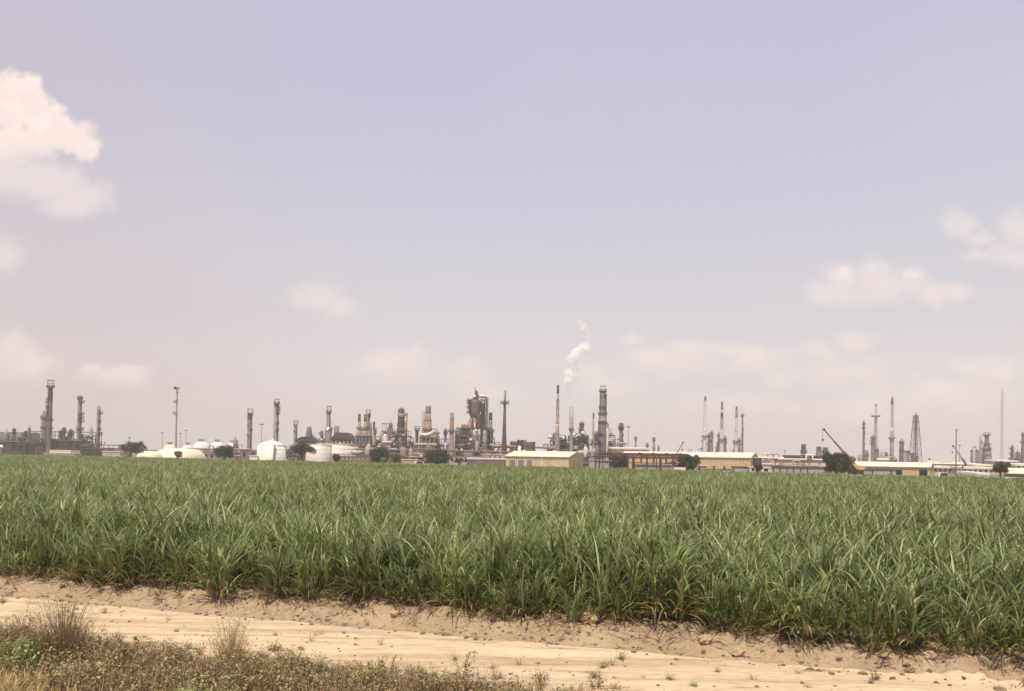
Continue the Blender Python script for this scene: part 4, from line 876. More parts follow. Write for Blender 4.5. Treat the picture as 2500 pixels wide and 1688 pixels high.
for a in (1889, 1905, 1922, 1938, 1955, 1972): MB().box(Xp(a, 310), 309.8, GZ, Zp(a, 1142, 310), .35, .3).build('post', 'dark_steel', t)
flat_shed('purple grey louvred hall behind the long pipe rack', 1929, 2030, 1112.5, 520, 'purple_grey', 'purple_grey', 14, name='hall', cat='hall')
t = ALL[-1]
m = MB(); 
for z in (1117, 1121): m.bar((Xp(1930, 520), 519.6, Zp(1930, z, 520)), (Xp(2028, 520), 519.6, Zp(2028, z, 520)), .5)
m.build('louvre', 'dark_steel', t)
for px, top, lab in ((1962, 1088, 'tallest bottle shaped vessel over the purple grey hall'), (1999, 1094, 'middle bottle shaped vessel over the purple grey hall'), (2015, 1096, 'right bottle shaped vessel at the biggest tree')):
    column('vessel', lab, 'vessel', px, 560, [(1110, 13), (1103, 12), (top+9, 7.5), (top+1, 8.5)], 'mid_grey', plats=[(1103, 'A', 2), (top+9, 'A', 2), (top+1, 'A', 1.5)], head=('hoop', top-3, 7), group='bottle shaped vessels')
light_mast('faint pylon left of the purple grey hall', 1916, 1101, 700, 3)
flat_shed('mustard shed strip hidden behind the biggest round tree', 2012, 2040, 1138, 320, 'mustard_wall', 'cream_roof', 4)
# --- far right stacks
Yg = 800
column('flare_stack', 'dark lattice flare left of the cross armed grey stack', 'flare', 2108.5, Yg, [(1130, 5.5), (1060, 4.4), (1042, 4.5), (1027, 3)], 'grey_steel', plats=[(1036, 'A', 2), (1046, 'A', 1.5), (1058, 'R', 1.5), (1085, 'R', 1.5)], pipes=[(2, 1.2, 1050, 'pale_steel')])
column('vessel', 'oval grey vessel at the foot of the dark lattice flare', 'vessel', 2115, Yg, [(1130, 9), (1122, 10), (1106, 10), (1100, 6)], 'mid_grey', plats=[(1112, 'A', 1)])
stack('grey stack with a cross arm platform, right of the yellow crane', 2137.5, Yg, [(1130, 9), (1085, 7.5), (1050, 6), (1016, 4.8), (1014, 3.6), (987, 3.4)], 'pale_grey', bands=[(992, 987, 'dark_steel', 'stack_tip')], plats=[(1017, 'A', 8)])
column('distillation_column', 'stubby column cluster leaning on the cross armed stack', 'column', 2131, Yg-4, [(1130, 9), (1085, 8), (1078, 8), (1066, 7)], 'mid_grey', plats=[(1070, 'A', 3), (1078, 'L', 3), (1085, 'L', 2.5)], head=('hoop', 1062, 6))
column('vessel', 'rounded grey vessel at the right foot of the cross armed stack', 'vessel', 2141, Yg-6, [(1130, 7), (1095, 7)], 'mid_grey', plats=[(1100, 'A', 1)])
stack('pointed grey stack with a white band and ring platform', 2177.5, Yg, [(1132, 9), (1070, 8.4), (1055, 7), (1050, 6), (980, 5.2)], 'pale_grey', bands=[(1052, 1044, 'white_paint', 'ring_band'), (988, 980, 'dark_steel', 'stack_tip')], plats=[(1071, 'A', 4)], head=('flare_tip', 971, 0), pipes=[(-3.5, 2, 1075, 'grey_steel')])
structure('dark low deck left of the pointed grey stack', 2150, 2176, 1108, Yg-20, 10, 3, 71, nv=4, npipe=6)
structure('low brown pipework at the foot of the pointed grey stack', 2160, 2196, 1112, 700, 10, 3, 72, nv=6, npipe=8, vmats=('beige_wall', 'grey_steel', 'brown_brick'))
horizontal_drum('pale bent drum cover above the right mustard building', 2142, 2170, 1123, 8, 420, 'pale_roof')
structure('tiny grey rack between the yellow crane and dark lattice flare', 2085, 2106, 1119, 700, 8, 2, 73, nv=3, npipe=4)
column('distillation_column', 'dark column with three collars left of the lattice derrick', 'column', 2201, Yg, [(1132, 11), (1090, 10), (1078, 8)], 'grey_steel', plats=[(1080, 'A', 2), (1085, 'R', 2), (1100, 'A', 1)], head=('hoop', 1072, 7))
for a, tp, w, mt, lab in ((2211, 1101, 6, 'pale_grey', 'pale upright drum left of the derrick'), (2217, 1100, 6, 'mid_grey', 'grey upright drum just left of the derrick'), (2228, 1106, 9, 'grey_steel', 'dark upright drum under the derrick'), (2239, 1113, 5, 'mid_grey', 'small silver drum at the right leg of the derrick')):
    column('vessel', lab, 'vessel', a, Yg-12, [(1132, w), (tp+2, w)], mt, plats=[(tp+3, 'A', 1)], group='upright drums around the derrick')
# derrick
Yk = 780; k = Yk/F; t = thing('flare_derrick', 'open lattice derrick holding a thin flare pipe', 'flare derrick', (Xp(2235, Yk), Yk, GZ))
def zk(py): return Zp(2236, py, Yk)
Xd = Xp(2235.5, Yk, 1070); m = MB()
lv = [(1132, 11.5), (1108, 9.8), (1085, 8.2), (1065, 7), (1048, 6), (1032, 5), (1017, 4)]
for (p0, w0), (p1, w1) in zip(lv, lv[1:]):
    for sx, sy in ((-1, -1), (1, -1), (1, 1), (-1, 1)): m.bar((Xd+sx*w0*k, Yk+sy*w0*k, zk(p0)), (Xd+sx*w1*k, Yk+sy*w1*k, zk(p1)), .42)
    for (ax, ay), (bx, by) in (((-1, -1), (1, -1)), ((1, -1), (1, 1)), ((1, 1), (-1, 1)), ((-1, 1), (-1, -1))):
        m.bar((Xd+ax*w1*k, Yk+ay*w1*k, zk(p1)), (Xd+bx*w1*k, Yk+by*w1*k, zk(p1)), .34)
        m.bar((Xd+ax*w0*k, Yk+ay*w0*k, zk(p0)), (Xd+bx*w1*k, Yk+by*w1*k, zk(p1)), .18); m.bar((Xd+bx*w0*k, Yk+by*w0*k, zk(p0)), (Xd+ax*w1*k, Yk+ay*w1*k, zk(p1)), .18)
m.build('lattice', 'grey_steel', t)
MB().lathe(Xd, Yk, [(GZ, 1.9*k), (zk(1020), 1.7*k), (zk(1012), 1.7*k), (zk(1008), .9*k)], 10).build('flare_pipe', 'grey_steel', t)
m = MB(); deck_ring(m, Xd, Yk, zk(1017), 1.7*k, 4*k, -180, 180); deck_ring(m, Xd, Yk, zk(1031), 1.7*k, 3.4*k, -180, 180); deck_ring(m, Xd, Yk, zk(1049), 1.7*k, 3*k, -180, 180); m.build('platform', 'frame_steel', t)
# --- right mustard building
t, fr, ga, inf = warehouse('low mustard building with dark openings at the right', 2040, 2271, 2279, 318, 33, 1141, 1131, 'mustard_wall', 'cream_roof')
for x0, x1 in ((2188, 2203), (2245, 2265)): fr(x0, x1, GZ, Zp(x0, 1146, 330), 'dark_doorway', 'dark_opening', frame='grey_wall')
flat_shed('long grey block wall in front of the right mustard building', 2094, 2188, 1145.5, 302, 'grey_wall', 'dark_steel', 3, name='shed', cat='shed')
t = ALL[-1]
for a in (2107, 2130, 2176): MB().box(Xp(a, 302), 301.8, GZ, Zp(a, 1147, 302), .35, .3).build('post', 'dark_steel', t)
column('vessel', 'tiny white dome with a finial above the right mustard building', 'vessel', 2269, 520, [(1135, 12), (1128, 9), (1124, 3)], 'pale_roof', ladder=False, head=('hoop', 1118, 3))
# --- poles
Yt = 300; X = Xp(2334, Yt, 1110); z = Zp(2334, 1049, Yt); t = thing('utility_pole', 'bare wooden pole with a short crossarm, right of the mustard building', 'utility pole', (X, Yt, GZ))
MB().tube((X, Yt, GZ), (X, Yt, z), .24, 10, .14).build('pole', 'wood_pole', t); m = MB(); m.bar((X-.3, Yt-.2, z-.3), (X+.7, Yt-.2, z-.55), .16); m.bar((X-.35, Yt-.2, z), (X+.35, Yt-.2, z), .14); m.build('crossarm', 'wood_pole', t)
for dx in (-.3, .6): MB().tube((X+dx, Yt-.2, z-.3), (X+dx, Yt-.2, z+.1), .07, 8).build('insulator', 'grey_wall', t)
light_mast('faint thin lamp mast just right of the wooden pole', 2342.5, 1088, 700, 4)
# --- far right unit NN
column('vessel', 'fat grey drum with a silver cap, left of the paired far stacks', 'vessel', 2379, 700, [(1138, 17), (1103, 17), (1099, 13)], 'mid_grey', plats=[(1102, 'A', 1)], head=('hoop', 1090, 10), dome=.3)
column('vessel', 'silver dome cap on the fat grey drum', 'vessel', 2378, 692, [(1138, 3), (1102, 6), (1098, 5)], 'silver_clad', ladder=False)
stack('slim pale stack between the fat drum and the tapering tower', 2393.5, 700, [(1138, 5.5), (1080, 5), (1057, 4)], 'pale_grey', plats=[(1080, 'R', 3)])
column('reactor_column', 'tapering dark tower with a crown platform at the far right', 'column', 2409, 700, [(1138, 22), (1118, 21), (1092, 17), (1086, 10), (1064, 9)], 'grey_steel', plats=[(1064, 'A', 3), (1086, 'A', 3), (1098, 'A', 2)], head=('gantry', 1057, 14), bands=[(1112, 1102, 'mid_grey', 'clad_section')])
column('vessel', 'low grey cone vessel at the foot of the tapering tower', 'vessel', 2412, 690, [(1138, 17), (1122, 16), (1112, 6)], 'mid_grey', ladder=False, plats=[(1113, 'A', 1)])
column('distillation_column', 'short dark column left of the picture edge column', 'column', 2471, 720, [(1138, 12), (1118, 8), (1095, 6), (1090, 5)], 'grey_steel', plats=[(1096, 'L', 3), (1108, 'L', 3)], head=('hoop', 1087, 5))
column('distillation_column', 'dark column cut by the right picture edge', 'column', 2498, 720, [(1138, 12), (1090, 8), (1060, 7)], 'grey_steel', plats=[(1080, 'L', 3), (1062, 'A', 1)], head=('hoop', 1055, 6))
structure('low grey pipework between the two rightmost columns', 2470, 2520, 1112, 722, 10, 3, 74, nv=6, npipe=8)
# guyed mast
Ym = 760; k = Ym/F; X = Xp(2446.5, Ym, 1040); zt = Zp(2447, 947, Ym)
t = thing('guyed_mast', 'tall faint guyed lattice mast near the right edge', 'radio mast', (X, Ym, GZ)); m = MB(); boom(m, (X, Ym, GZ), (X, Ym, zt-2), 1.5, 1.5, True); m.build('lattice', 'mast_pale', t)
MB().tube((X, Ym, zt-2), (X, Ym, zt+2), .15, 6).build('antenna', 'mast_pale', t)
for py, dx in ((985, -6), (963, 4)):
    z = Zp(2447, py, Ym); MB().bar((X, Ym, z), (X+dx*k, Ym, z), .5, .7).build('side_antenna', 'mast_pale', t)
m = MB()
for a in (90, 210, 330):
    for f in (.45, .75): m.bar((X, Ym, GZ+(zt-GZ)*f), (X+30*math.cos(R_(a)), Ym+30*math.sin(R_(a)), GZ), .05)
m.build('guy_wire', 'mast_pale', t)
# --- right low roofs
for a, b, tp, Yy, wl, rf, lab, nw in ((2285, 2335, 1129.5, 470, 'beige_wall', 'white_paint', 'white roofed hall left of the wooden pole', 0), (2330, 2382, 1131, 450, 'beige_wall', 'white_paint', 'white roofed hall right of the wooden pole', 0), (2380, 2424, 1134.5, 430, 'beige_wall', 'white_paint', 'white roofed hall behind the forked tree', 0),
                              (2436, 2484, 1124.5, 520, 'beige_wall', 'white_paint', 'white roofed hall under the guyed mast', 0), (2480, 2540, 1134, 430, 'beige_wall', 'white_paint', 'white roofed hall at the right edge', 4),
                              (2278, 2350, 1140, 400, 'mauve_wall', 'pale_roof', 'low mauve shed beside the right mustard building', 6), (2350, 2440, 1142, 390, 'beige_wall', 'pale_roof', 'low beige shed with dark windows left of the forked tree', 7), (2386, 2414, 1155, 300, 'white_paint', 'white_paint', 'white trailer box parked left of the forked tree', 0)):
    flat_shed(lab, a, b, tp, Yy, wl, rf, 14, nwin=nw, rth=.9, pitch=.5, name='trailer' if 'trailer' in lab else 'hall', cat='trailer' if 'trailer' in lab else 'hall')
warehouse('small cream roofed shed in the lower right corner', 2452, 2560, 2575, 270, 40, 1158, 1146, 'mauve_wall', 'cream_roof')
pipe_rack('cream pipe rack behind the wooden pole', 2280, 2392, 1136, 440, 2, 7, 8, 40, pm_=('cream_roof', 'pale_roof', 'beige_wall', 'mauve_wall'))
column('vessel', 'thin red upright tank right of the wooden pole', 'vessel', 2350, 360, [(1160, 4), (1138, 4)], 'red_faded', ladder=False)
# --- small vehicles near the field edge
def car(label, px, Y, mat, L=4.5, van=False, group='vehicles parked beyond the cane field'):
    X = Xp(px, Y, 1140); t = thing('parked_van' if van else 'parked_car', label, 'van' if van else 'car', (X, Y, GZ), group); w = 1.8; b = GZ
    m = MB(); h = 2.3 if van else 1.45
    pr = [(-L/2, .35), (L/2, .35), (L/2, .8), (L*.44, .92), (L*.26, .98), (L*.14, h), (-L*.30 if not van else -L*.48, h), (-L*.45 if not van else -L*.5, .98), (-L/2, .85)]
    q = len(pr); m.add([(X+x, Y-w/2, b+z) for x, z in pr]+[(X+x, Y+w/2, b+z) for x, z in pr], [tuple(range(q)), tuple(range(2*q-1, q-1, -1))]+[(i, q+i, q+(i+1) % q, (i+1) % q) for i in range(q)]); m.build('body', mat, t)
    m = MB(); z0, z1 = b+1.02, b+h-.12
    m.add([(X+L*.22, Y-w/2-.015, z0), (X+L*.13, Y-w/2-.015, z1), (X-L*.28, Y-w/2-.015, z1), (X-L*.38, Y-w/2-.015, z0)], [(3, 2, 1, 0)]); m.build('side_window', 'glass_dark', t)
    for sx in (-.3, .3):
        for sy in (-1, 1): MB().tube((X+L*sx, Y+sy*.85-.11, b+.33), (X+L*sx, Y+sy*.85+.11, b+.33), .33, 12).build('wheel', 'rubber', t)
    return t
for px, Y_, mt, L, van, lab in ((291, 400, 'white_paint', 5, True, 'white van at the foot of the first round tree'), (542, 380, 'white_paint', 6, False, 'white car under the second round tree'), (796, 360, 'white_paint', 4.5, False, 'white car below the widest pale tank'),
                            (1027, 380, 'white_paint', 6, True, 'white van left of the dark round bush by the boiler house'), (1157, 330, 'white_paint', 5, False, 'pale car left of the yellow warehouse doors'), (1742, 250, 'white_paint', 5.5, False, 'white car below the mustard warehouse wall'),
                            (1778, 250, 'white_paint', 4.5, False, 'small white car right of the long white one'), (2304, 240, 'white_paint', 4.5, True, 'white van at the edge right of the dark doorways'), (2400, 230, 'white_paint', 4.5, False, 'white car in front of the white trailer box'), (2422, 226, 'white_paint', 4.5, False, 'white car nearest the forked tree'),
                            (2472, 220, 'white_paint', 4.5, False, 'white car in front of the lower right shed'), (2487, 222, 'grey_wall', 4.5, False, 'grey car at the right edge beside the white one')):
    car(lab, px, Y_, mt, L*1.0, van)
flat_shed('long white box trailer beside the round tree at the mustard warehouse', 1648, 1675, 1141.5, 262, 'white_paint', 'white_paint', 3, name='trailer', cat='trailer', rth=.15, over=.05)
flat_shed('low white block strip left of the dark bush by the boiler house', 980, 1020, 1121.5, 400, 'beige_wall', 'cream_roof', 5)
flat_shed('small cream lean-to right of the round tree at the mustard warehouse', 1710, 1726, 1136, 360, 'mauve_wall', 'white_paint', 4)
# ================================================================ ground, road, field, plants
AL = R_(16.7); TV = Vector((math.cos(AL), -math.sin(AL))); NV = Vector((math.sin(AL), math.cos(AL)))
def ST(s, t): return (TV.x*t+NV.x*s, 20.9+TV.y*t+NV.y*s)
def sm(a, b, x): x = max(0., min(1., (x-a)/(b-a))); return x*x*(3-2*x)
def edge(t): return -.0085*max(0, t-2.5)**2+.12*noise.noise((t*.35, 3.3, 0))
def fbm(x, y, o=4, g=.5):
    v, a = 0., 1.
    for i in range(o): v += a*noise.noise((x, y, i*7.7)); x *= 2; y *= 2; a *= g
    return v
def zg(s, t):
    """terrain height: field ridge, crumbled bank, wheel-rutted dirt road, verge"""
    e = edge(t) if -60 < t < 60 else 0; q = s-e
    bank = sm(-1.5, -.15, q); road = 1-bank; verge = sm(-5.6, -7.5, q) if q < -5.6 else 0
    z = -.30*road
    lump = .13*fbm(s*1.5, t*1.2, 4, .6)+.10*abs(noise.noise((s*4.2, t*3.4, 2)))+.05*noise.noise((s*8.5, t*6.5, 4))
    z += lump*(sm(-1.75, -1.0, q)*(1-.55*sm(.3, 1.2, q)))
    rut = -.035*math.exp(-((q+2.75)/.22)**2)-.04*math.exp(-((q+4.35)/.24)**2)+.025*math.exp(-((q+2.3)/.2)**2)+.02*math.exp(-((q+3.5)/.3)**2)
    z += rut*road*(.7+.6*noise.noise((t*.3, s, 1)))
    z += road*.022*fbm(s*1.2, t*.45, 4)+road*.008*noise.noise((s*9, t*6, 5))
    z += verge*(.10+.10*fbm(s*.9, t*.9, 3))
    if s > 3: z = .03*noise.noise((s*.6, t*.6, 0))
    return z
def axis(pts):
    out = []
    for a, b, d in pts:
        n = max(1, int(round((b-a)/d))); out += [a+(b-a)*i/n for i in range(n)]
    out.append(pts[-1][1]); return out
def terrain(name, ss, ts, mat, fz):
    v, f = [], []
    for s in ss:
        for t in ts:
            x, y = ST(s, t); v.append((x, y, fz(s, t)))
    n = len(ts)
    for i in range(len(ss)-1):
        for j in range(n-1): f.append((i*n+j, i*n+j+1, (i+1)*n+j+1, (i+1)*n+j))
    m = MB(); m.add(v, f, True); o = m.build(name, mat); return struct(o)
def soil_mat(name, c1, c2, c3, bump=.25, sc=6., streak=1., tracks=None):
    m, nt, N, L = nodes(name); out = N.new('ShaderNodeOutputMaterial'); b = N.new('ShaderNodeBsdfPrincipled'); L.new(b.outputs[0], out.inputs[0])
    g = N.new('ShaderNodeTexCoord'); mp = N.new('ShaderNodeMapping'); L.new(g.outputs['Object'], mp.inputs[0])
    mp.inputs['Rotation'].default_value = (0, 0, AL); mp.inputs['Scale'].default_value = (streak, 1, 1)
    def nz(s, d=6):
        n = N.new('ShaderNodeTexNoise'); n.inputs['Scale'].default_value = s; n.inputs['Detail'].default_value = d; L.new(mp.outputs[0], n.inputs['Vector']); return n
    def rng(o, a, b_):
        r = N.new('ShaderNodeMapRange'); r.inputs[1].default_value = a; r.inputs[2].default_value = b_; L.new(o, r.inputs[0]); return r.outputs[0]
    def mix(f, a, b_):
        x = N.new('ShaderNodeMix'); x.data_type = 'RGBA'; L.new(f, x.inputs[0])
        for i, q in ((6, a), (7, b_)):
            if isinstance(q, tuple): x.inputs[i].default_value = (*q, 1)
            else: L.new(q, x.inputs[i])
        return x.outputs[2]
    c = mix(rng(nz(.7).outputs[0], .35, .65), c1, c2)
    c = mix(rng(nz(sc).outputs[0], .56, .72), c, c3)
    if tracks:
        m2_ = N.new('ShaderNodeMapping'); L.new(g.outputs['Object'], m2_.inputs[0]); m2_.inputs['Rotation'].default_value = (0, 0, AL); m2_.inputs['Scale'].default_value = (.10, 2.6, 1)
        a_ = N.new('ShaderNodeTexNoise'); a_.inputs['Scale'].default_value = 1.; a_.inputs['Detail'].default_value = 5; L.new(m2_.outputs[0], a_.inputs['Vector'])
        f_ = N.new('ShaderNodeMath'); f_.operation = 'MULTIPLY'; f_.inputs[1].default_value = .6; L.new(rng(a_.outputs[0], .48, .66), f_.inputs[0])
        c = mix(f_.outputs[0], c, tracks)
    n = nz(22, 3); k = rng(n.outputs[0], .3, .7); v = N.new('ShaderNodeMix'); v.data_type = 'RGBA'; v.blend_type = 'MULTIPLY'; v.inputs[0].default_value = 1
    r = N.new('ShaderNodeMapRange'); r.inputs[3].default_value = .84; r.inputs[4].default_value = 1.12; L.new(k, r.inputs[0])
    L.new(c, v.inputs[6]); L.new(r.outputs[0], v.inputs[7]); L.new(v.outputs[2], b.inputs['Base Color'])
    b.inputs['Roughness'].default_value = .95; b.inputs['Specular IOR Level'].default_value = .15
    bp = N.new('ShaderNodeBump'); bp.inputs['Strength'].default_value = bump; bp.inputs['Distance'].default_value = .05
    n2 = nz(9, 8); L.new(n2.outputs[0], bp.inputs['Height']); L.new(bp.outputs[0], b.inputs['Normal'])
    MATS[name] = m
soil_mat('field_soil_mat', (.40, .295, .19), (.335, .24, .15), (.22, .15, .095), 1.)
soil_mat('road_sand', (.61, .475, .305), (.54, .41, .26), (.35, .255, .155), .5, 5., .16, (.36, .255, .16))  # long dark streaks: track dirt plus small shadow patches put into the colour
soil_mat('verge_soil', (.46, .32, .19), (.38, .25, .14), (.26, .19, .10), .6)
soil_mat('ground_mat', (.19, .17, .10), (.16, .15, .08), (.24, .19, .13), .2, .4)
# one sheet to the horizon
m = MB(); gx = axis([(-2400, -300, 150), (-300, 300, 50), (300, 2400, 150)]); gy = axis([(-60, 700, 60), (700, 3200, 160)])
m.add([(x, y, GZ) for y in gy for x in gx], [(j*len(gx)+i, j*len(gx)+i+1, (j+1)*len(gx)+i+1, (j+1)*len(gx)+i) for j in range(len(gy)-1) for i in range(len(gx)-1)])
struct(m.build('ground', 'ground_mat'))
tn = axis([(-60, -24, 1.2), (-24, 17, .09), (17, 40, 1.2)])
terrain('dirt_road', axis([(-6.1, -1.62, .075)]), tn, 'road_sand', zg)
def smax(t): return 162.2-.301*t
tf = axis([(-340, -60, 10), (-60, -24, 1.2), (-24, 17, .09), (17, 40, 1.2), (40, 160, 10)])
sv = axis([(-1.62, .8, .06)])
v = terrain('field_soil', sv, tf, 'field_soil_mat', zg)
# far soil under the cane
m = MB(); ts = axis([(-340, -60, 20), (-60, 40, 4), (40, 160, 20)]); fr_ = axis([(0, .05, .01), (.05, 1, .08)])
vs = []
for f in fr_:
    for t in ts: s = .8+(smax(t)-.8)*f; vs.append((*ST(s, t), -.03 if f > 0 else 0))
n = len(ts); m.add(vs, [(i*n+j, i*n+j+1, (i+1)*n+j+1, (i+1)*n+j) for i in range(len(fr_)-1) for j in range(n-1)]); struct(m.build('far_field_soil', 'field_soil_mat'))
terrain('verge', axis([(-15, -9.5, .4), (-9.5, -6.1, .1)]), axis([(-30, -22, 1), (-22, 14, .12), (14, 24, 1)]), 'verge_soil', zg)
# ---------------------------------------------------------------- leaf materials
def leaf_mat(name, trans=.35, rough=.5, spec=.3, var=.25):
    m, nt, N, L = nodes(name); out = N.new('ShaderNodeOutputMaterial'); b = N.new('ShaderNodeBsdfPrincipled'); tr = N.new('ShaderNodeBsdfTranslucent'); mx = N.new('ShaderNodeMixShader')
    at = N.new('ShaderNodeAttribute'); at.attribute_name = 'leaf_colour'; oi = N.new('ShaderNodeObjectInfo')
    r = N.new('ShaderNodeMapRange'); r.inputs[3].default_value = 1-var; r.inputs[4].default_value = 1+var; L.new(oi.outputs['Random'], r.inputs[0])
    k = N.new('ShaderNodeVectorMath'); k.operation = 'SCALE'; L.new(at.outputs['Color'], k.inputs[0]); L.new(r.outputs[0], k.inputs['Scale'])
    L.new(k.outputs[0], b.inputs['Base Color']); L.new(k.outputs[0], tr.inputs[0])
    b.inputs['Roughness'].default_value = rough; b.inputs['Specular IOR Level'].default_value = spec
    mx.inputs[0].default_value = trans; L.new(b.outputs[0], mx.inputs[1]); L.new(tr.outputs[0], mx.inputs[2]); L.new(mx.outputs[0], out.inputs[0])
    MATS[name] = m
leaf_mat('cane_leaf'); leaf_mat('weed_leaf', .25, .7, .15); leaf_mat('tree_leaf', .22, .55, .25, .08)
class LM:
    """many leaves in one mesh, a colour per leaf"""
    def __init__(s): s.v = []; s.f = []; s.c = []
    def blade(s, p, az, el, L, w, droop, col, n=5, twist=0., tipw=.12):
        p = Vector(p); d = Vector((math.cos(az)*math.cos(el), math.sin(az)*math.cos(el), math.sin(el)))
        side = Vector((-math.sin(az+twist), math.cos(az+twist), 0)); o = len(s.v); e = el
        for i in range(n+1):
            f = i/n; ww = w*(1-(1-tipw)*f**1.8)*(.55+.45*min(1, f*4)) if i < n else w*tipw
            s.v += [tuple(p-side*ww/2), tuple(p+side*ww/2)]
            dd = Vector((math.cos(az)*math.cos(e), math.sin(az)*math.cos(e), math.sin(e))); p = p+dd*(L/n); e -= droop/n*(.5+f)
        for i in range(n): a = o+2*i; s.f.append((a, a+1, a+3, a+2)); s.c.append(col)
    def leaf(s, p, nrm, L, w, col, rr):
        p = Vector(p); a = nrm.orthogonal().normalized(); b = nrm.cross(a); t = rr.uniform(0, 6.28); u = a*math.cos(t)+b*math.sin(t); v = nrm.cross(u); o = len(s.v)
        s.v += [tuple(p-u*L/2), tuple(p+v*w/2), tuple(p+u*L/2), tuple(p-v*w/2)]; s.f.append((o, o+1, o+2, o+3)); s.c.append(col)
    def mesh(s, name, mat, off=(0, 0, 0)):
        me = bpy.data.meshes.new(name); me.from_pydata([(p[0]-off[0], p[1]-off[1], p[2]-off[2]) for p in s.v], [], s.f)
        at = me.attributes.new('leaf_colour', 'FLOAT_COLOR', 'FACE'); at.data.foreach_set('color', [x for c in s.c for x in (*c, 1)])
        me.materials.append(MATS[mat]); me.update(); return me
def vcol(c, rr, k=.22): f = 1+rr.uniform(-k, k); return tuple(x*f*(1+rr.uniform(-.05, .05)) for x in c)
GREEN = (.160, .207, .066); GREEN2 = (.238, .272, .102); PALE = (.42, .44, .21); YEL = (.38, .32, .10); DRY = (.33, .23, .12); DEAD = (.20, .135, .075)
def cane_clump(seed, edge_=False):
    rr = random.Random(seed); m = LM()
    for i in range(rr.randint(8, 11)):
        a = rr.uniform(0, 6.28); r = .46*math.sqrt(rr.random()); bx, by = r*math.cos(a), r*math.sin(a); lean = rr.uniform(.02, .16); H = rr.uniform(.9, 1.45)
        for j in range(3):    # stalk sheath
            m.blade((bx, by, 0), a+j*2.1, PI/2-lean, H, .035, .05, vcol((.14, .17, .07) if rr.random() < .7 else DRY, rr), 2, j*1.0, .6)
        for j in range(rr.randint(12, 16)):
            f = rr.uniform(.04, 1.)**.9; hb = H*f; az = a+rr.uniform(-1.6, 1.6) if rr.random() < .6 else rr.uniform(0, 6.28)
            p = (bx+math.cos(a)*lean*hb, by+math.sin(a)*lean*hb, hb)
            L = rr.uniform(.7, 1.2)*(1 if f > .3 else .8); el = R_(rr.uniform(58, 88)) if f > .45 else R_(rr.uniform(20, 72))
            q = rr.random()
            if f < .22: c = DRY if q < .4 else (YEL if q < .55 else (DEAD if q < .68 else GREEN))
            elif f < .45: c = YEL if q < .1 else (DRY if q < .16 else GREEN)
            else: c = PALE if q < .14 else (GREEN2 if q < .55 else GREEN)
            m.blade(p, az, el, L, rr.uniform(.034, .07), R_(rr.uniform(30, 90) if rr.random() < .66 else rr.uniform(90, 170)), vcol(c, rr, .26), 7, rr.uniform(-.7, .7))
    for i in range(rr.choice((0, 0, 1, 1))):   # a few tall pale flag leaves
        a = rr.uniform(0, 6.28); m.blade((.4*math.cos(a), .4*math.sin(a), rr.uniform(1.0, 1.4)), a, R_(rr.uniform(68, 88)), rr.uniform(.9, 1.35), rr.uniform(.055, .085), R_(rr.uniform(20, 110)), vcol((.44, .46, .23), rr), 7, rr.uniform(-.6, .6))
    if edge_:
        for j in range(30):
            a = rr.uniform(0, 6.28); m.blade((.3*math.cos(a), .3*math.sin(a), rr.uniform(.0, .5)), a, R_(rr.uniform(5, 62)), rr.uniform(.45, 1.1), rr.uniform(.025, .05), R_(rr.uniform(60, 120)), vcol(rr.choice((DRY, DRY, YEL, YEL, DEAD, PALE, GREEN)), rr, .3), 6, rr.uniform(-.5, .5))
    return m
def cane_patch(seed, half, n, wid, segs, lo=.75):
    rr = random.Random(seed); m = LM()
    for i in range(n):
        x, y = rr.uniform(-half, half), rr.uniform(-half, half); hb = rr.uniform(lo, 1.35); q = rr.random()
        m.blade((x, y, hb), rr.uniform(0, 6.28), R_(rr.uniform(48, 88)), rr.uniform(.6, 1.25), wid*rr.uniform(.6, 1.25), R_(rr.uniform(40, 110) if rr.random() < .55 else rr.uniform(100, 180)), vcol(PALE if q < .16 else (GREEN2 if q < .58 else GREEN), rr, .26), segs, rr.uniform(-.5, .5))
    # dense shaded leaf bed below the tops
    for i in range(n//3):
        x, y = rr.uniform(-half, half), rr.uniform(-half, half)
        m.blade((x, y, .2), rr.uniform(0, 6.28), R_(rr.uniform(55, 85)), 1.5, wid*1.6, R_(60), vcol(GREEN, rr), 2)
    return m
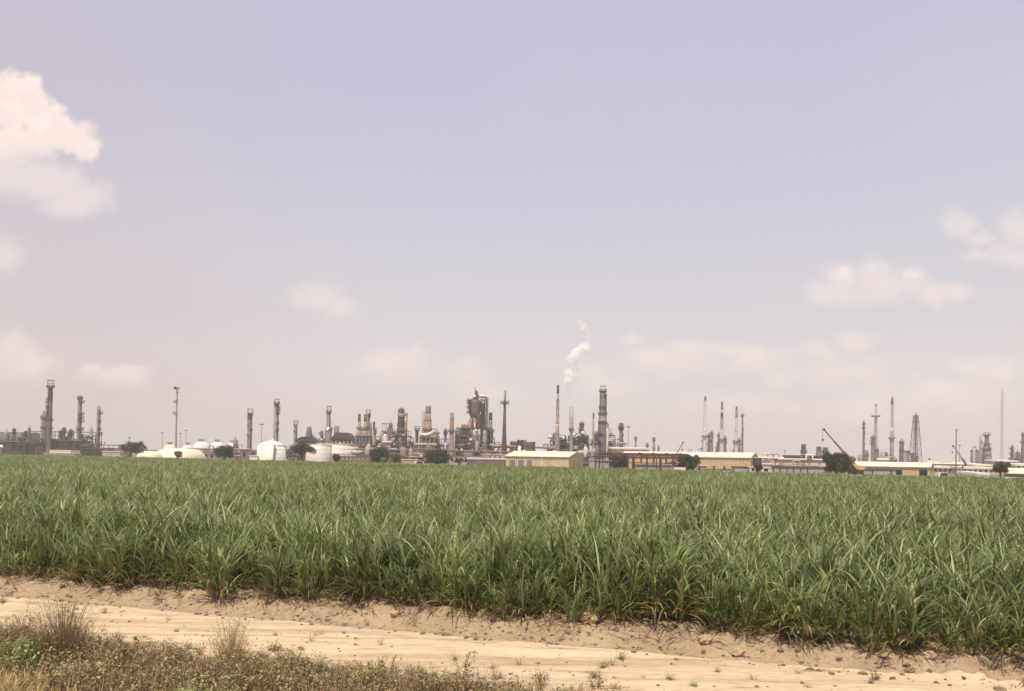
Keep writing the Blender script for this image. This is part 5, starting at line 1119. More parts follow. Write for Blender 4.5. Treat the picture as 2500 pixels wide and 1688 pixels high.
def scatter(name, points, variants, mat, label, prefix):
    """one object: its points carry instances of hidden leaf-clump meshes"""
    colx = bpy.data.collections.new(prefix)
    for i, mm in enumerate(variants):
        o = bpy.data.objects.new('%s_%02d' % (prefix, i), mm.mesh(prefix, mat)); colx.objects.link(o)
    me = bpy.data.meshes.new(name); me.from_pydata([p[0] for p in points], [], [])
    for an, ty, ix in (('clump_turn', 'FLOAT_VECTOR', 1), ('clump_size', 'FLOAT_VECTOR', 2), ('clump_kind', 'INT', 3)):
        at = me.attributes.new(an, ty, 'POINT')
        if ty == 'INT': at.data.foreach_set('value', [p[ix] for p in points])
        else: at.data.foreach_set('vector', [x for p in points for x in p[ix]])
    o = bpy.data.objects.new(name, me); COL.objects.link(o); me.materials.append(MATS[mat])
    ng = bpy.data.node_groups.new(prefix+'_scatter', 'GeometryNodeTree')
    ng.interface.new_socket('Geometry', in_out='INPUT', socket_type='NodeSocketGeometry'); ng.interface.new_socket('Geometry', in_out='OUTPUT', socket_type='NodeSocketGeometry')
    N, L = ng.nodes, ng.links; gi = N.new('NodeGroupInput'); go = N.new('NodeGroupOutput'); ip = N.new('GeometryNodeInstanceOnPoints'); ci = N.new('GeometryNodeCollectionInfo')
    ci.inputs['Collection'].default_value = colx; ci.inputs['Separate Children'].default_value = True; ci.inputs['Reset Children'].default_value = True
    ip.inputs['Pick Instance'].default_value = True
    def attr(nm, ty):
        a = N.new('GeometryNodeInputNamedAttribute'); a.data_type = ty; a.inputs['Name'].default_value = nm; return a.outputs['Attribute']
    L.new(gi.outputs[0], ip.inputs['Points']); L.new(ci.outputs[0], ip.inputs['Instance']); L.new(attr('clump_kind', 'INT'), ip.inputs['Instance Index'])
    L.new(attr('clump_turn', 'FLOAT_VECTOR'), ip.inputs['Rotation']); L.new(attr('clump_size', 'FLOAT_VECTOR'), ip.inputs['Scale']); L.new(ip.outputs[0], go.inputs[0])
    md = o.modifiers.new('scatter', 'NODES'); md.node_group = ng
    o['kind'] = 'stuff'; o['label'] = label; o['category'] = name.replace('_', ' ')
    return o
rr = random.Random(4); pts = []
def seen(x, y, mg=1.18): return y > 4 and abs(x) < (1250/F*mg)*y+4
def hgt(x, y): return 1.02+.13*noise.noise((x*.16, y*.16, 4))+.10*noise.noise((x*.5, y*.5, 9))
NV_ = 8
varis = [cane_clump(100+i) for i in range(NV_)]+[cane_clump(200+i, True) for i in range(4)]+[cane_patch(300+i, 1.35, 200, .07, 5) for i in range(4)]+[cane_patch(400+i, 2.3, 250, .12, 4, .85) for i in range(4)]
S1, S2 = 46., 110.
s = .15
while s < S1:
    t = -70.
    while t < 45:
        t += .62*rr.uniform(.75, 1.25) if s > .5 else .5*rr.uniform(.6, 1.5)
        ss = s+edge(t)+rr.gauss(0, .17 if s > 2 else .32); x, y = ST(ss, t)
        if not seen(x, y): continue
        k = hgt(x, y)*rr.uniform(.80, 1.15)*(1 if s > 2 else (rr.uniform(.45, 1.02) if s < .5 else rr.uniform(.7, 1.05)))
        first = s < 1.2
        pts.append(((x, y, zg(ss, t)-.02), (rr.uniform(-.08, .08), rr.uniform(-.08, .08), rr.uniform(0, 6.28)), (k*1.05, k*1.05, k), NV_+rr.randrange(4) if first else rr.randrange(NV_)))
    s += 1.15
while s < S2:
    t = -200.
    while t < 140:
        t += 2.0*rr.uniform(.9, 1.1); ss = s+rr.gauss(0, .3); x, y = ST(ss, t)
        if not seen(x, y, 1.12) or ss > smax(t): continue
        k = hgt(x, y)*rr.uniform(.94, 1.05)
        pts.append(((x, y, 0), (0, 0, rr.uniform(0, 6.28)), (1, 1, k), 12+rr.randrange(4)))
    s += 2.0
while s < 270:
    t = -340.
    while t < 150:
        t += 3.5*rr.uniform(.9, 1.1); ss = s+rr.gauss(0, .5); x, y = ST(ss, t)
        if not seen(x, y, 1.12) or ss > smax(t)+rr.uniform(-.8, .4): continue
        pts.append(((x, y, 0), (0, 0, rr.uniform(0, 6.28)), (1, 1, hgt(x, y)*rr.uniform(.95, 1.04)), 16+rr.randrange(4)))
    s += 3.4
# denser far edge line
scatter('sugarcane_field', pts, varis, 'cane_leaf', 'dense green sugarcane field stretching from the dirt road to the refinery', 'cane_clump')
print('cane points', len(pts))
# ---------------------------------------------------------------- verge weeds and litter
def weed(seed, cols, h, spread, nst, lw):
    rr = random.Random(seed); m = LM()
    for i in range(nst):
        a = rr.uniform(0, 6.28); el = R_(rr.uniform(35, 85)); L = h*rr.uniform(.6, 1.1); r = rr.uniform(0, spread*.4); p = Vector((r*math.cos(a), r*math.sin(a), 0)); d = Vector((math.cos(a)*math.cos(el), math.sin(a)*math.cos(el), math.sin(el)))
        m.blade(p, a, el, L, .012, .4, vcol((.16, .11, .06), rr), 3)
        for j in range(rr.randint(8, 14)):
            f = rr.uniform(.15, 1.05); q = p+d*(L*f)+Vector((rr.gauss(0, .035), rr.gauss(0, .035), rr.gauss(0, .03)-.05*f)); nn = Vector((rr.gauss(0, .7), rr.gauss(0, .7), 1)).normalized()
            m.leaf(q, nn, lw*rr.uniform(.7, 1.5), lw*rr.uniform(.4, .7), vcol(rr.choice(cols), rr, .3), rr)
    return m
def tuft(seed, cols, h, n, w=.008, sp=.12, heads=True):
    rr = random.Random(seed); m = LM()
    for i in range(n):
        a = rr.uniform(0, 6.28); r = abs(rr.gauss(0, sp)); el = R_(rr.uniform(62, 89)); L = h*rr.uniform(.45, 1.05); c = vcol(rr.choice(cols), rr, .25)
        m.blade((r*math.cos(a), r*math.sin(a), 0), a+rr.uniform(-.6, .6), el, L, w*rr.uniform(.7, 1.4), R_(rr.uniform(5, 50)), c, 4, rr.uniform(-1, 1), .3)
        if heads and rr.random() < .5:
            for j in range(5): m.leaf(Vector((r*math.cos(a)+math.cos(a)*math.cos(el)*L*.8+rr.gauss(0, .03), r*math.sin(a)+math.sin(a)*math.cos(el)*L*.8+rr.gauss(0, .03), math.sin(el)*L*rr.uniform(.75, .98))), Vector((rr.gauss(0, 1), rr.gauss(0, 1), .3)).normalized(), .035, .012, vcol((.26, .17, .10), rr), rr)
    return m
BR = [(.35, .235, .13), (.27, .18, .105), (.42, .29, .165), (.22, .165, .09), (.50, .37, .21)]; OL = [(.28, .25, .11), (.33, .28, .13), (.22, .20, .09), (.40, .32, .17)]; GR = [(.215, .245, .085), (.25, .27, .10), (.17, .20, .07), (.31, .32, .14)]
STR = [(.55, .385, .22), (.45, .31, .17), (.62, .46, .27)]
wv = [weed(1, BR+OL, .55, .3, 16, .062), weed(2, BR+STR, .45, .35, 18, .055), weed(3, BR+OL, .5, .3, 16, .06), weed(4, OL, .6, .3, 16, .065), weed(5, GR, .6, .35, 18, .066), weed(6, GR+OL, .5, .35, 18, .062), tuft(7, STR, .45, 60, .009, .15), tuft(8, STR+BR, .65, 45, .008, .12), weed(9, BR[:2]+OL[:1], .26, .3, 12, .06), tuft(10, GR, .5, 50, .014, .12, False)]
pts = []; rr = random.Random(21)
for i in range(6000):
    t = rr.uniform(-22, 9); q = -5.2-abs(rr.gauss(0, 1.0))*1.7 if rr.random() < .75 else rr.uniform(-10.5, -6.2)
    dens = sm(5.5, -2.5, t)*.9+.08      # weeds thin out towards the right
    lim = -5.65+.6*noise.noise((t*.55, 8, 1))-sm(3, 7, t)*1.4
    if q > lim and rr.random() > .05: continue
    if rr.random() > dens*sm(-.5, .15, noise.noise((t*.9, q*.9, 11))): continue
    x, y = ST(q, t)
    if not seen(x, y, 1.2): continue
    g = noise.noise((x*.45, y*.45, 5)); gl = sm(-7, -13, t)*.3*sm(-6.5, -8., q)-.12
    if rr.random() < .5+.9*(g+gl) and g+gl > .06: kd = rr.choice((4, 5, 4, 9))
    else: kd = rr.choice((0, 1, 2, 0, 1, 2, 3, 5, 6, 7, 7, 6, 8, 1))
    k = rr.uniform(.5, 1.15)*(1 if q < lim-.4 else .65)
    pts.append(((x, y, zg(q, t)-.02), (0, 0, rr.uniform(0, 6.28)), (k, k, k*rr.uniform(.75, 1.1)), kd))
for i in range(330):   # sparse dry sprigs on the road margin
    t = rr.uniform(-20, 9); q = rr.uniform(-6.2, -2.0) if rr.random() < .5 else rr.uniform(-6.2, -4.9)
    x, y = ST(q, t); k = rr.uniform(.2, .5); pts.append(((x, y, zg(q, t)-.01), (0, 0, rr.uniform(0, 6.28)), (k, k, k*.8), rr.choice((8, 8, 1, 6, 7, 5))))
scatter('roadside_weeds', pts, wv, 'weed_leaf', 'brown and green low weeds along the near edge of the dirt road', 'weed_clump')
# dead cane litter and clods on the bank
def litter(seed):
    rr = random.Random(seed); m = LM()
    for i in range(9): m.blade((rr.uniform(-.25, .25), rr.uniform(-.2, .2), rr.uniform(.02, .07)), rr.uniform(0, 6.28), R_(rr.uniform(-5, 35)), rr.uniform(.25, .7), rr.uniform(.015, .035), R_(rr.uniform(20, 80)), vcol(rr.choice((DEAD, DEAD, DRY, (.09, .06, .05), (.07, .05, .045))), rr), 4, rr.uniform(-1, 1))
    return m
pts = []
for i in range(420):
    t = rr.uniform(-24, 15); q = edge(t)-abs(rr.gauss(0, .42))+.15; pts.append(((*ST(q, t), zg(q, t)), (0, 0, rr.uniform(0, 6.28)), (1, 1, 1), rr.randrange(4)))
scatter('cane_litter', pts, [litter(60+i) for i in range(4)], 'weed_leaf', 'dead brown cane leaves strewn along the foot of the cane', 'litter_bunch')
def clod_mesh(seed, r, fl=.7):
    rr = random.Random(seed); m = MB(); m.ball((0, 0, 0), 1, 18, 12); v = []
    for p in m.v:
        p = Vector(p); d = p.normalized(); q = d*(1+.5*noise.noise(d*1.7+Vector((seed, 0, 0)))+.34*noise.noise(d*3.6+Vector((0, seed, 0)))+.16*noise.noise(d*8)); v.append((q.x*r, q.y*r*.85, q.z*r*fl+r*fl*.5))
    m.v = v; return m
colc = bpy.data.collections.new('clod_source'); 
class _C:
    def __init__(s, m): s.m = m
    def mesh(s, n, mat, off=None):
        me = bpy.data.meshes.new(n); me.from_pydata(s.m.v, [], s.m.f); me.materials.append(MATS[mat]); me.polygons.foreach_set('use_smooth', [False]*len(me.polygons)); return me
pts = []
for i in range(1200):
    t = rr.uniform(-26, 16); q = edge(t)-1.75+abs(rr.gauss(0, .75)) if rr.random() < .75 else rr.uniform(-6, -1.5)
    k = .016+.07*rr.random()**3*(1.6 if rr.random() < .12 else 1)*(1 if q > edge(t)-1.9 else .45)
    pts.append(((*ST(q, t), zg(q, t)-.3*k), (rr.uniform(-.4, .4), rr.uniform(-.4, .4), rr.uniform(0, 6.28)), (k, k*rr.uniform(.7, 1.2), k*rr.uniform(.6, 1)), rr.randrange(4)))
scatter('soil_crumbs', pts, [_C(clod_mesh(70+i, 1)) for i in range(4)], 'field_soil_mat', 'small broken soil crumbs on the bank below the cane', 'clod_source')
def pix_ground(px, py):
    d = ray(px, py); lo, hi = 8., 40.
    for i in range(60):
        y = (lo+hi)/2; p = Vector((0, 0, CAMZ))+d*(y/d.y); r = Vector((p.x, p.y-20.9)); s_, t_ = r.dot(NV), r.dot(TV)
        if p.z > zg(s_, t_): lo = y
        else: hi = y
    return p, s_, t_
for px, py, r, lab in ((1383, 1520, .17, 'pale pointed soil clod under the young green shoot'), (1720, 1566, .16, 'pale rounded soil clod right of the road middle, at the bank top'), (1800, 1596, .15, 'pale rounded soil clod lowest on the bank, right half'), (2265, 1605, .17, 'pale soil clod below the yellow drooping cane leaf'),
                       (965, 1500, .12, 'pale yellowish soil clod beside the bent straw stalks'), (1440, 1519, .2, 'broad pale clod right of the pointed one'), (1180, 1503, .18, 'humped pale clod on the bank, middle of the picture')):
    p, s_, t_ = pix_ground(px, py); m = clod_mesh(int(px), r, .62); me = bpy.data.meshes.new('soil_clod'); me.from_pydata(m.v, [], m.f); me.materials.append(MATS['clod_pale']); me.polygons.foreach_set('use_smooth', [False]*len(me.polygons))
    o = bpy.data.objects.new('soil_clod', me); COL.objects.link(o); o.location = (p.x, p.y, zg(s_, t_)-r*.12); tag(o, lab, 'soil clod', 'big pale clods on the bank')
# single weeds and grass tufts one can point at
def plant(name, px, py, lm, lab, cat, group=None, sc=1.):
    p, s_, t_ = pix_ground(px, py); o = bpy.data.objects.new(name, lm.mesh(name, 'weed_leaf')); COL.objects.link(o); o.location = (p.x, p.y, zg(s_, t_)-.02); o.scale = (sc, sc, sc); tag(o, lab, cat, group); return o
plant('grass_tuft', 152, 1612, tuft(81, STR+BR+OL, 1.4, 420, .009, .2), 'tall dry brown grass tuft at the left end of the road verge', 'grass tuft', 'tall dry grass tufts')
plant('grass_tuft', 562, 1622, tuft(82, STR+OL+BR, 1.1, 230, .008, .14), 'thinner dry grass tuft rising over the road, right of the tallest one', 'grass tuft', 'tall dry grass tufts')
plant('grass_tuft', 60, 1560, tuft(83, STR+BR, .7, 110, .007, .25), 'short dry grass tuft at the left picture edge', 'grass tuft', 'tall dry grass tufts')
plant('grass_tuft', 1320, 1675, tuft(84, [(.30, .18, .11), (.24, .13, .08)], .35, 90, .006, .1), 'small reddish dry tuft alone at the bottom of the road', 'grass tuft', 'tall dry grass tufts')
for px, py, kd, sc, lab in ((770, 1655, 5, 1.0, 'upright olive weed at the bottom edge left of the road middle'), (950, 1660, 3, .9, 'dark leafy weed group left of the brown weed row'), (1130, 1655, 3, .95, 'olive weed with dark leaves right of the brown weed row'), (1455, 1680, 0, .7, 'brown weed at the bottom edge right of the reddish tuft'),
                            (1470, 1630, 5, .4, 'small green weed on the road right of the middle'), (1160, 1562, 5, .35, 'small pale green sprig at the bank foot in the middle'), (1370, 1565, 9, .45, 'thin green sprout at the bank foot under the pointed clod'), (10, 1472, 4, .5, 'green weed at the left edge on the far road side'),
                            (408, 1480, 4, .3, 'tiny green weed at the left bank foot'), (670, 1590, 8, 1.0, 'small brown stalk plant on the road left of the olive weed'), (1515, 1608, 5, .45, 'flat grey green weed on the right half of the road'), (1750, 1640, 5, .3, 'lone dark sprig on the right part of the road')):
    plant('weed', px, py, wv[kd], lab, 'weed', 'single weeds on the dirt road', sc)
pts = []
for i in range(1500):   # straw coloured grass on the near slope of the verge
    t = rr.uniform(-18, 6); q = rr.uniform(-11.5, -8.1)+sm(-11, 0, t)*-1.6; x, y = ST(q, t); k = rr.uniform(.6, 1.2); pts.append(((x, y, zg(q, t)-.02), (0, 0, rr.uniform(0, 6.28)), (k, k, k*.7), rr.randrange(2)))
scatter('dry_grass', pts, [tuft(95, [(.70, .56, .26), (.58, .45, .19)], .5, 60, .012, .16), tuft(96, STR+BR[:1], .45, 55, .012, .18)], 'weed_leaf', 'straw coloured dry grass along the bottom left of the verge', 'dry_grass_tuft')
plant('cane_shoot', 1384, 1510, tuft(91, [(.2, .25, .09), YEL], .42, 9, .035, .03, False), 'young green shoot on the pointed pale clod', 'cane shoot')
plant('straw_stalks', 1017, 1530, tuft(92, [(.5, .36, .19), (.42, .29, .14)], .6, 9, .02, .06, False), 'bent straw coloured stalks in front of the cane, left of the middle', 'straw stalks')
# ---------------------------------------------------------------- trees
def tree(label, px, x0, x1, ytop, ybot, Y, seed, name='tree', cat='tree', trunk=True, col=((.052, .07, .034), (.078, .098, .045), (.035, .05, .026)), dens=1., flat=.9, group='round trees at the far field edge', leaf=.34, crown_base=None, trunk_px=None, lean=0.):
    rr = random.Random(seed); k = Y/F; X = Xp(px, Y, 1120); Xc = Xp((x0+x1)/2, Y, 1100); R = (x1-x0)/2*k*1.06; zt = Zp(px, ytop-1.5, Y); zb = Zp(px, ybot, Y) if crown_base is None else Zp(px, crown_base, Y)
    t = thing(name, label, cat, (X, Y, GZ), group)
    cz, hz = (zt+zb)/2, (zt-zb)/2; blobs = []
    for i in range(int(38*max(dens, .75))):
        a = rr.uniform(0, 6.28); r = math.sqrt(rr.random())*.84; zz = rr.uniform(-.8, .72)
        lim = math.sqrt(max(.05, 1-abs(zz)**2.2)); br = rr.uniform(.16, .38)
        blobs.append(Vector((Xc+R*r*lim*math.cos(a), Y+R*flat*r*lim*math.sin(a), cz+hz*zz*.95+lean*0)) ); blobs[-1] = (blobs[-1], br*min(R, hz*1.5))
    m = LM()
    for c, br in blobs:
        n = int(230*max(dens, .9)*(br/(.28*min(R, hz*1.5)))**2)
        base = rr.choice(col)
        for j in range(n):
            d = Vector((rr.gauss(0, 1), rr.gauss(0, 1), rr.gauss(0, 1))).normalized(); q = c+d*br*rr.uniform(.55, 1.12)
            if q.z < zb-.35*hz and trunk: continue
            m.leaf(q, (d+Vector((rr.gauss(0, .6), rr.gauss(0, .6), rr.gauss(0, .6)))).normalized(), leaf*rr.uniform(.8, 1.6), leaf*rr.uniform(.5, .9), vcol(base, rr, .25), rr)
    o = bpy.data.objects.new('crown', m.mesh('crown', 'tree_leaf', (X, Y, GZ))); COL.objects.link(o); o.parent = t
    tb = MB(); tw = (trunk_px*k if trunk_px else R*.16)/2; fork = zb+.25*hz if trunk else GZ+.6
    tb.tube((X, Y, GZ), (X+(Xc-X)*.2, Y, max(fork, GZ+.8)), tw*1.25, 10, tw*.85)
    f = Vector((X+(Xc-X)*.2, Y, max(fork, GZ+.8)-.1)); tb.ball(f, tw*.9, 10, 6)
    for c, br in blobs[:9]:
        mid = f+(c-f)*.5+Vector((rr.gauss(0, .2), rr.gauss(0, .2), .3)); tb.tube(f, mid, tw*.55, 7, tw*.32); tb.tube(mid, c, tw*.32, 6, tw*.12); tb.ball(mid, tw*.33, 7, 4)
    tb.build('trunk', 'bark', t)
    return t
tree('dark round tree left of the cream dome hall', 318, 292, 357, 1079, 1109, 410, 1)
tree('dark ragged tree in front of the right white sphere', 548, 522, 576, 1088, 1118, 390, 2)
tree('umbrella shaped tree with a clear forked trunk before the pale tank', 738, 708, 772, 1084, 1115, 380, 3, crown_base=1111, trunk_px=3.5)
tree('dark round bushy tree below the twin tan stacks', 926, 898, 953, 1094, 1127, 380, 4, dens=1.2, trunk=False)
tree('dark round bushy tree below the boiler house', 1067, 1035, 1101, 1099, 1131, 370, 5, dens=1.2, trunk=False)
tree('dark round tree in front of the red steel frame left half', 1511, 1489, 1534, 1111, 1143, 320, 6, dens=1.2, trunk=False)
tree('wide dark tree in front of the mustard warehouse', 1678, 1645, 1713, 1112, 1147, 300, 7, dens=1.2, trunk=False)
tree('biggest round tree, left of the yellow truck crane', 2042, 2005, 2084, 1108, 1155, 285, 48, dens=1.6, crown_base=1152)
tree('sparse brownish forked tree near the right edge', 2442, 2418, 2473, 1128, 1156, 240, 9, col=((.085, .08, .05), (.11, .10, .065), (.065, .06, .04)), dens=.9, trunk_px=4, crown_base=1153, leaf=.26)
G2 = 'small bushes at the far field edge'
tree('brown bush in front of the cream dome hall', 434, 424, 446, 1104, 1116, 400, 21, 'bush', 'bush', False, ((.26, .22, .13), (.32, .26, .16)), .5, group=G2, leaf=.25)
tree('dark bush at the rusty mesh fence', 821, 812, 831, 1110, 1125, 400, 22, 'bush', 'bush', False, dens=.5, group=G2, leaf=.25)
tree('brown bush right of the round tree below the tan stacks', 966, 951, 982, 1109, 1128, 385, 23, 'bush', 'bush', False, ((.15, .115, .075), (.12, .095, .06)), .6, group=G2, leaf=.25)
tree('pale green shrub pair under the round tree below the tan stacks', 936, 929, 944, 1119, 1129, 330, 24, 'bush', 'bush', False, ((.26, .29, .17), (.2, .24, .13)), .4, group=G2, leaf=.2)
tree('lightest yellow green shrub right of the pale pair', 953, 948, 960, 1119, 1129, 330, 25, 'bush', 'bush', False, ((.34, .37, .19), (.28, .31, .15)), .35, group=G2, leaf=.2)
tree('dark bush between the two white site cabins', 1852, 1843, 1861, 1134, 1151, 275, 26, 'bush', 'bush', False, ((.06, .065, .04), (.05, .055, .035)), .6, group=G2, leaf=.22)
tree('low dark bush row under the left red brown sheds', 1120, 1106, 1142, 1122, 1130, 360, 27, 'bush', 'bush', False, ((.07, .07, .04),), .6, group=G2, leaf=.22)
# distant wood on the horizon: one hazy mass
rr = random.Random(5); m = LM()
for i in range(9000):
    px = rr.uniform(-400, 2900); Yy = rr.uniform(1500, 1900); x = Xp(px, Yy); h = 8+3.5*noise.noise((x*.012, 0, 3))+2*noise.noise((x*.05, 0, 8))
    m.leaf((x, Yy, GZ+rr.uniform(0, h)), Vector((rr.gauss(0, 1), -1.5, rr.gauss(0, .7))).normalized(), rr.uniform(4, 7), rr.uniform(2.5, 4), vcol((.05, .065, .035), rr), rr)
o = bpy.data.objects.new('distant_wood', m.mesh('distant_wood', 'tree_leaf')); COL.objects.link(o); tag(o, 'hazy low line of woodland along the horizon', 'woodland', kind='stuff')
# ================================================================ steam, haze, sky, sun
def volume_mat(name):
    m, nt, N, L = nodes(name); out = N.new('ShaderNodeOutputMaterial'); v = N.new('ShaderNodeVolumePrincipled'); L.new(v.outputs[0], out.inputs['Volume']); return m, N, L, v
Ysm = 515; ksm = Ysm/F
def smoke_puff(): 
    pts = [  # px, py, radius px
        (1436, 834, 5), (1434, 818, 6), (1424, 806, 6.5),
        (1392, 985, 3.5), (1392, 965, 5), (1391, 945, 7), (1387, 931, 7.5), (1396, 925, 9), (1404, 917, 7.5), (1390, 911, 8), (1402, 905, 8), (1399, 893, 8), (1396, 878, 8.5), (1403, 872, 10), (1408, 862, 9), (1416, 860, 7.5), (1420, 852, 7), (1431, 853, 7.5), (1428, 846, 6), (1434, 843, 4.5),
        (1418, 842, 4), (1436, 826, 5.5), (1428, 812, 6.5), (1420, 800, 6.5), (1426, 794, 5), (1415, 788, 5), (1430, 797, 3.5)]
    dens = [.19, .15, .19, .05, .06, .10, .75, .6, .35, .85, .5, .55, 1, .95, 1, 1, 1, 1, .8, .5, .4, .09, .10, .28, .3, .4, .3]
    return pts, dens
pts, dens = smoke_puff(); c0 = W(1400, 900, Ysm)
t = thing('steam_plume', 'white steam plume drifting up from the plain grey stack', 'steam', (c0.x, c0.y, Zp(1395, 992, Ysm)))
rr = random.Random(3)
def puffs(sel, name, density, nscale, lo, hi, grow, y0=0, y1=2000):
    m = MB()
    for (px, py, r), d in zip(pts, dens):
        if not sel(d) or not y0 <= py <= y1: continue
        c = W(px, py, Ysm+rr.uniform(-1, 1)); R = r*ksm*grow
        m.ball(c, R, 18, 12)
        for i in range(5):
            d_ = Vector((rr.gauss(0, 1), rr.gauss(0, 1), rr.gauss(0, 1))).normalized(); m.ball(c+d_*R*.6, R*rr.uniform(.35, .6), 12, 8)
    off = Vector(t['_w']); me = bpy.data.meshes.new(name); me.from_pydata([(p[0]-off.x, p[1]-off.y, p[2]-off.z) for p in m.v], [], m.f); me.update()
    mt, N, L, v = volume_mat(name+'_vapour'); v.inputs['Color'].default_value = (1, .998, .985, 1); v.inputs['Anisotropy'].default_value = -.1
    g = N.new('ShaderNodeTexCoord'); nz = N.new('ShaderNodeTexNoise'); nz.inputs['Scale'].default_value = nscale; nz.inputs['Detail'].default_value = 5; nz.inputs['Roughness'].default_value = .6; nz.inputs['Distortion'].default_value = .6; L.new(g.outputs['Object'], nz.inputs['Vector'])
    mr = N.new('ShaderNodeMapRange'); mr.inputs[1].default_value = lo; mr.inputs[2].default_value = hi; mr.inputs[3].default_value = 0; mr.inputs[4].default_value = density; L.new(nz.outputs[0], mr.inputs[0]); L.new(mr.outputs[0], v.inputs['Density'])
    me.materials.append(mt); o = bpy.data.objects.new(name, me); COL.objects.link(o); o.parent = t
    rm = o.modifiers.new('merge', 'REMESH'); rm.mode = 'VOXEL'; rm.voxel_size = .35
    return o
puffs(lambda d: d > .7, 'dense_puff', .6, .55, .35, .64, 1.5)
puffs(lambda d: .2 < d <= .7, 'soft_puff', .32, .35, .33, .62, 1.5)
puffs(lambda d: d <= .2, 'thin_wisp', .12, .25, .30, .62, 1.7, 880)
puffs(lambda d: d <= .2, 'upper_wisp', .12, .25, .30, .62, 1.6, 0, 880)
# haze
mt, N, L, v = volume_mat('haze_air'); v.inputs['Color'].default_value = (.95, .865, .835, 1); v.inputs['Density'].default_value = HAZE; v.inputs['Anisotropy'].default_value = .15
m = MB().box(0, 1570, GZ-1.0, 108, 5000, 3300, 0); o = m.build('haze', mt); o['kind'] = 'stuff'; o['label'] = 'pale pinkish haze hanging over field and refinery'; o['category'] = 'haze'
# sun
SUN_AZ, SUN_EL = R_(-160), R_(64)       # azimuth from +Y (view direction) clockwise; sun high behind the camera, a little to the left
sd = Vector((math.sin(SUN_AZ)*math.cos(SUN_EL), math.cos(SUN_AZ)*math.cos(SUN_EL), math.sin(SUN_EL)))
sl = bpy.data.lights.new('sun', 'SUN'); sl.energy = 4.0; sl.angle = R_(.53); sl.color = (1, .91, .78); so = bpy.data.objects.new('sun', sl); COL.objects.link(so); so.rotation_euler = sd.to_track_quat('Z', 'Y').to_euler()
# world
w = bpy.data.worlds.new('World'); SC.world = w; w.use_nodes = True; nt = w.node_tree; nt.nodes.clear(); N, L = nt.nodes, nt.links
out = N.new('ShaderNodeOutputWorld'); bg = N.new('ShaderNodeBackground'); L.new(bg.outputs[0], out.inputs[0]); bg.inputs[1].default_value = .1
sky = N.new('ShaderNodeTexSky'); sky.sky_type = 'NISHITA'; sky.sun_disc = False; sky.sun_elevation = SUN_EL; sky.sun_rotation = SUN_AZ; sky.dust_density = 4; sky.air_density = 1.2; sky.ozone_density = 1
tc = N.new('ShaderNodeTexCoord')
def M(op, a, b=None, c=None, clamp=False):
    n = N.new('ShaderNodeMath'); n.operation = op; n.use_clamp = clamp
    for i, q in enumerate((a, b, c)):
        if q is None: continue
        if isinstance(q, (int, float)): n.inputs[i].default_value = q
        else: L.new(q, n.inputs[i])
    return n.outputs[0]
def VM(op, a, b=None, c=None, out_=0):
    n = N.new('ShaderNodeVectorMath'); n.operation = op
    for i, q in enumerate((a, b, c)):
        if q is None: continue
        if isinstance(q, tuple): n.inputs[i].default_value = q
        else: L.new(q, n.inputs[i])
    return n.outputs[out_]
def MR(x, a, b, c=0., d=1., smooth=True):
    n = N.new('ShaderNodeMapRange'); n.interpolation_type = 'SMOOTHSTEP' if smooth else 'LINEAR'
    for i, q in enumerate((x, a, b, c, d)):
        if isinstance(q, (int, float)): n.inputs[i].default_value = q
        else: L.new(q, n.inputs[i])
    return n.outputs[0]
def MIX(f, a, b, bt='MIX'):
    n = N.new('ShaderNodeMix'); n.data_type = 'RGBA'; n.blend_type = bt
    for i, q in ((0, f), (6, a), (7, b)):
        if isinstance(q, (int, float)): n.inputs[i].default_value = q
        elif isinstance(q, tuple): n.inputs[i].default_value = (*q, 1)
        else: L.new(q, n.inputs[i])
    return n.outputs[2]
sx = N.new('ShaderNodeSeparateXYZ'); L.new(tc.outputs['Generated'], sx.inputs[0])
dy = M('MAXIMUM', sx.outputs[1], .05); U = M('DIVIDE', sx.outputs[0], dy); V = M('DIVIDE', sx.outputs[2], dy)
cx = N.new('ShaderNodeCombineXYZ'); L.new(U, cx.inputs[0]); L.new(V, cx.inputs[1]); P = cx.outputs[0]
# hazy sky gradient by elevation, mixed over the physical sky
ramp = N.new('ShaderNodeValToRGB'); L.new(sx.outputs[2], ramp.inputs[0]); cr = ramp.color_ramp
for i, (p, c) in enumerate(SKY_STOPS):
    e = cr.elements[i] if i < 2 else cr.elements.new(p); e.position = p; e.color = (*c, 1)
big = N.new('ShaderNodeTexNoise'); big.inputs['Scale'].default_value = 1.6; big.inputs['Detail'].default_value = 2; L.new(P, big.inputs['Vector'])
grad = MIX(M('MULTIPLY', MR(big.outputs[0], .35, .7), .3), ramp.outputs[0], SKY_PINK)
# left part of the sky is dustier
grad = MIX(MR(U, -.1, -.7, 0, 1.), grad, VM('MULTIPLY', grad, (.965, .92, .90)))
grad = VM('SCALE', grad, None); grad.node.inputs['Scale'].default_value = 10*SKY_GAIN
grad = MIX(M('MULTIPLY', MR(U, -.05, -.6), MR(V, .28, .05)), grad, VM('MULTIPLY', grad, (.91, .90, .925)))
col = MIX(.12, grad, sky.outputs[0])
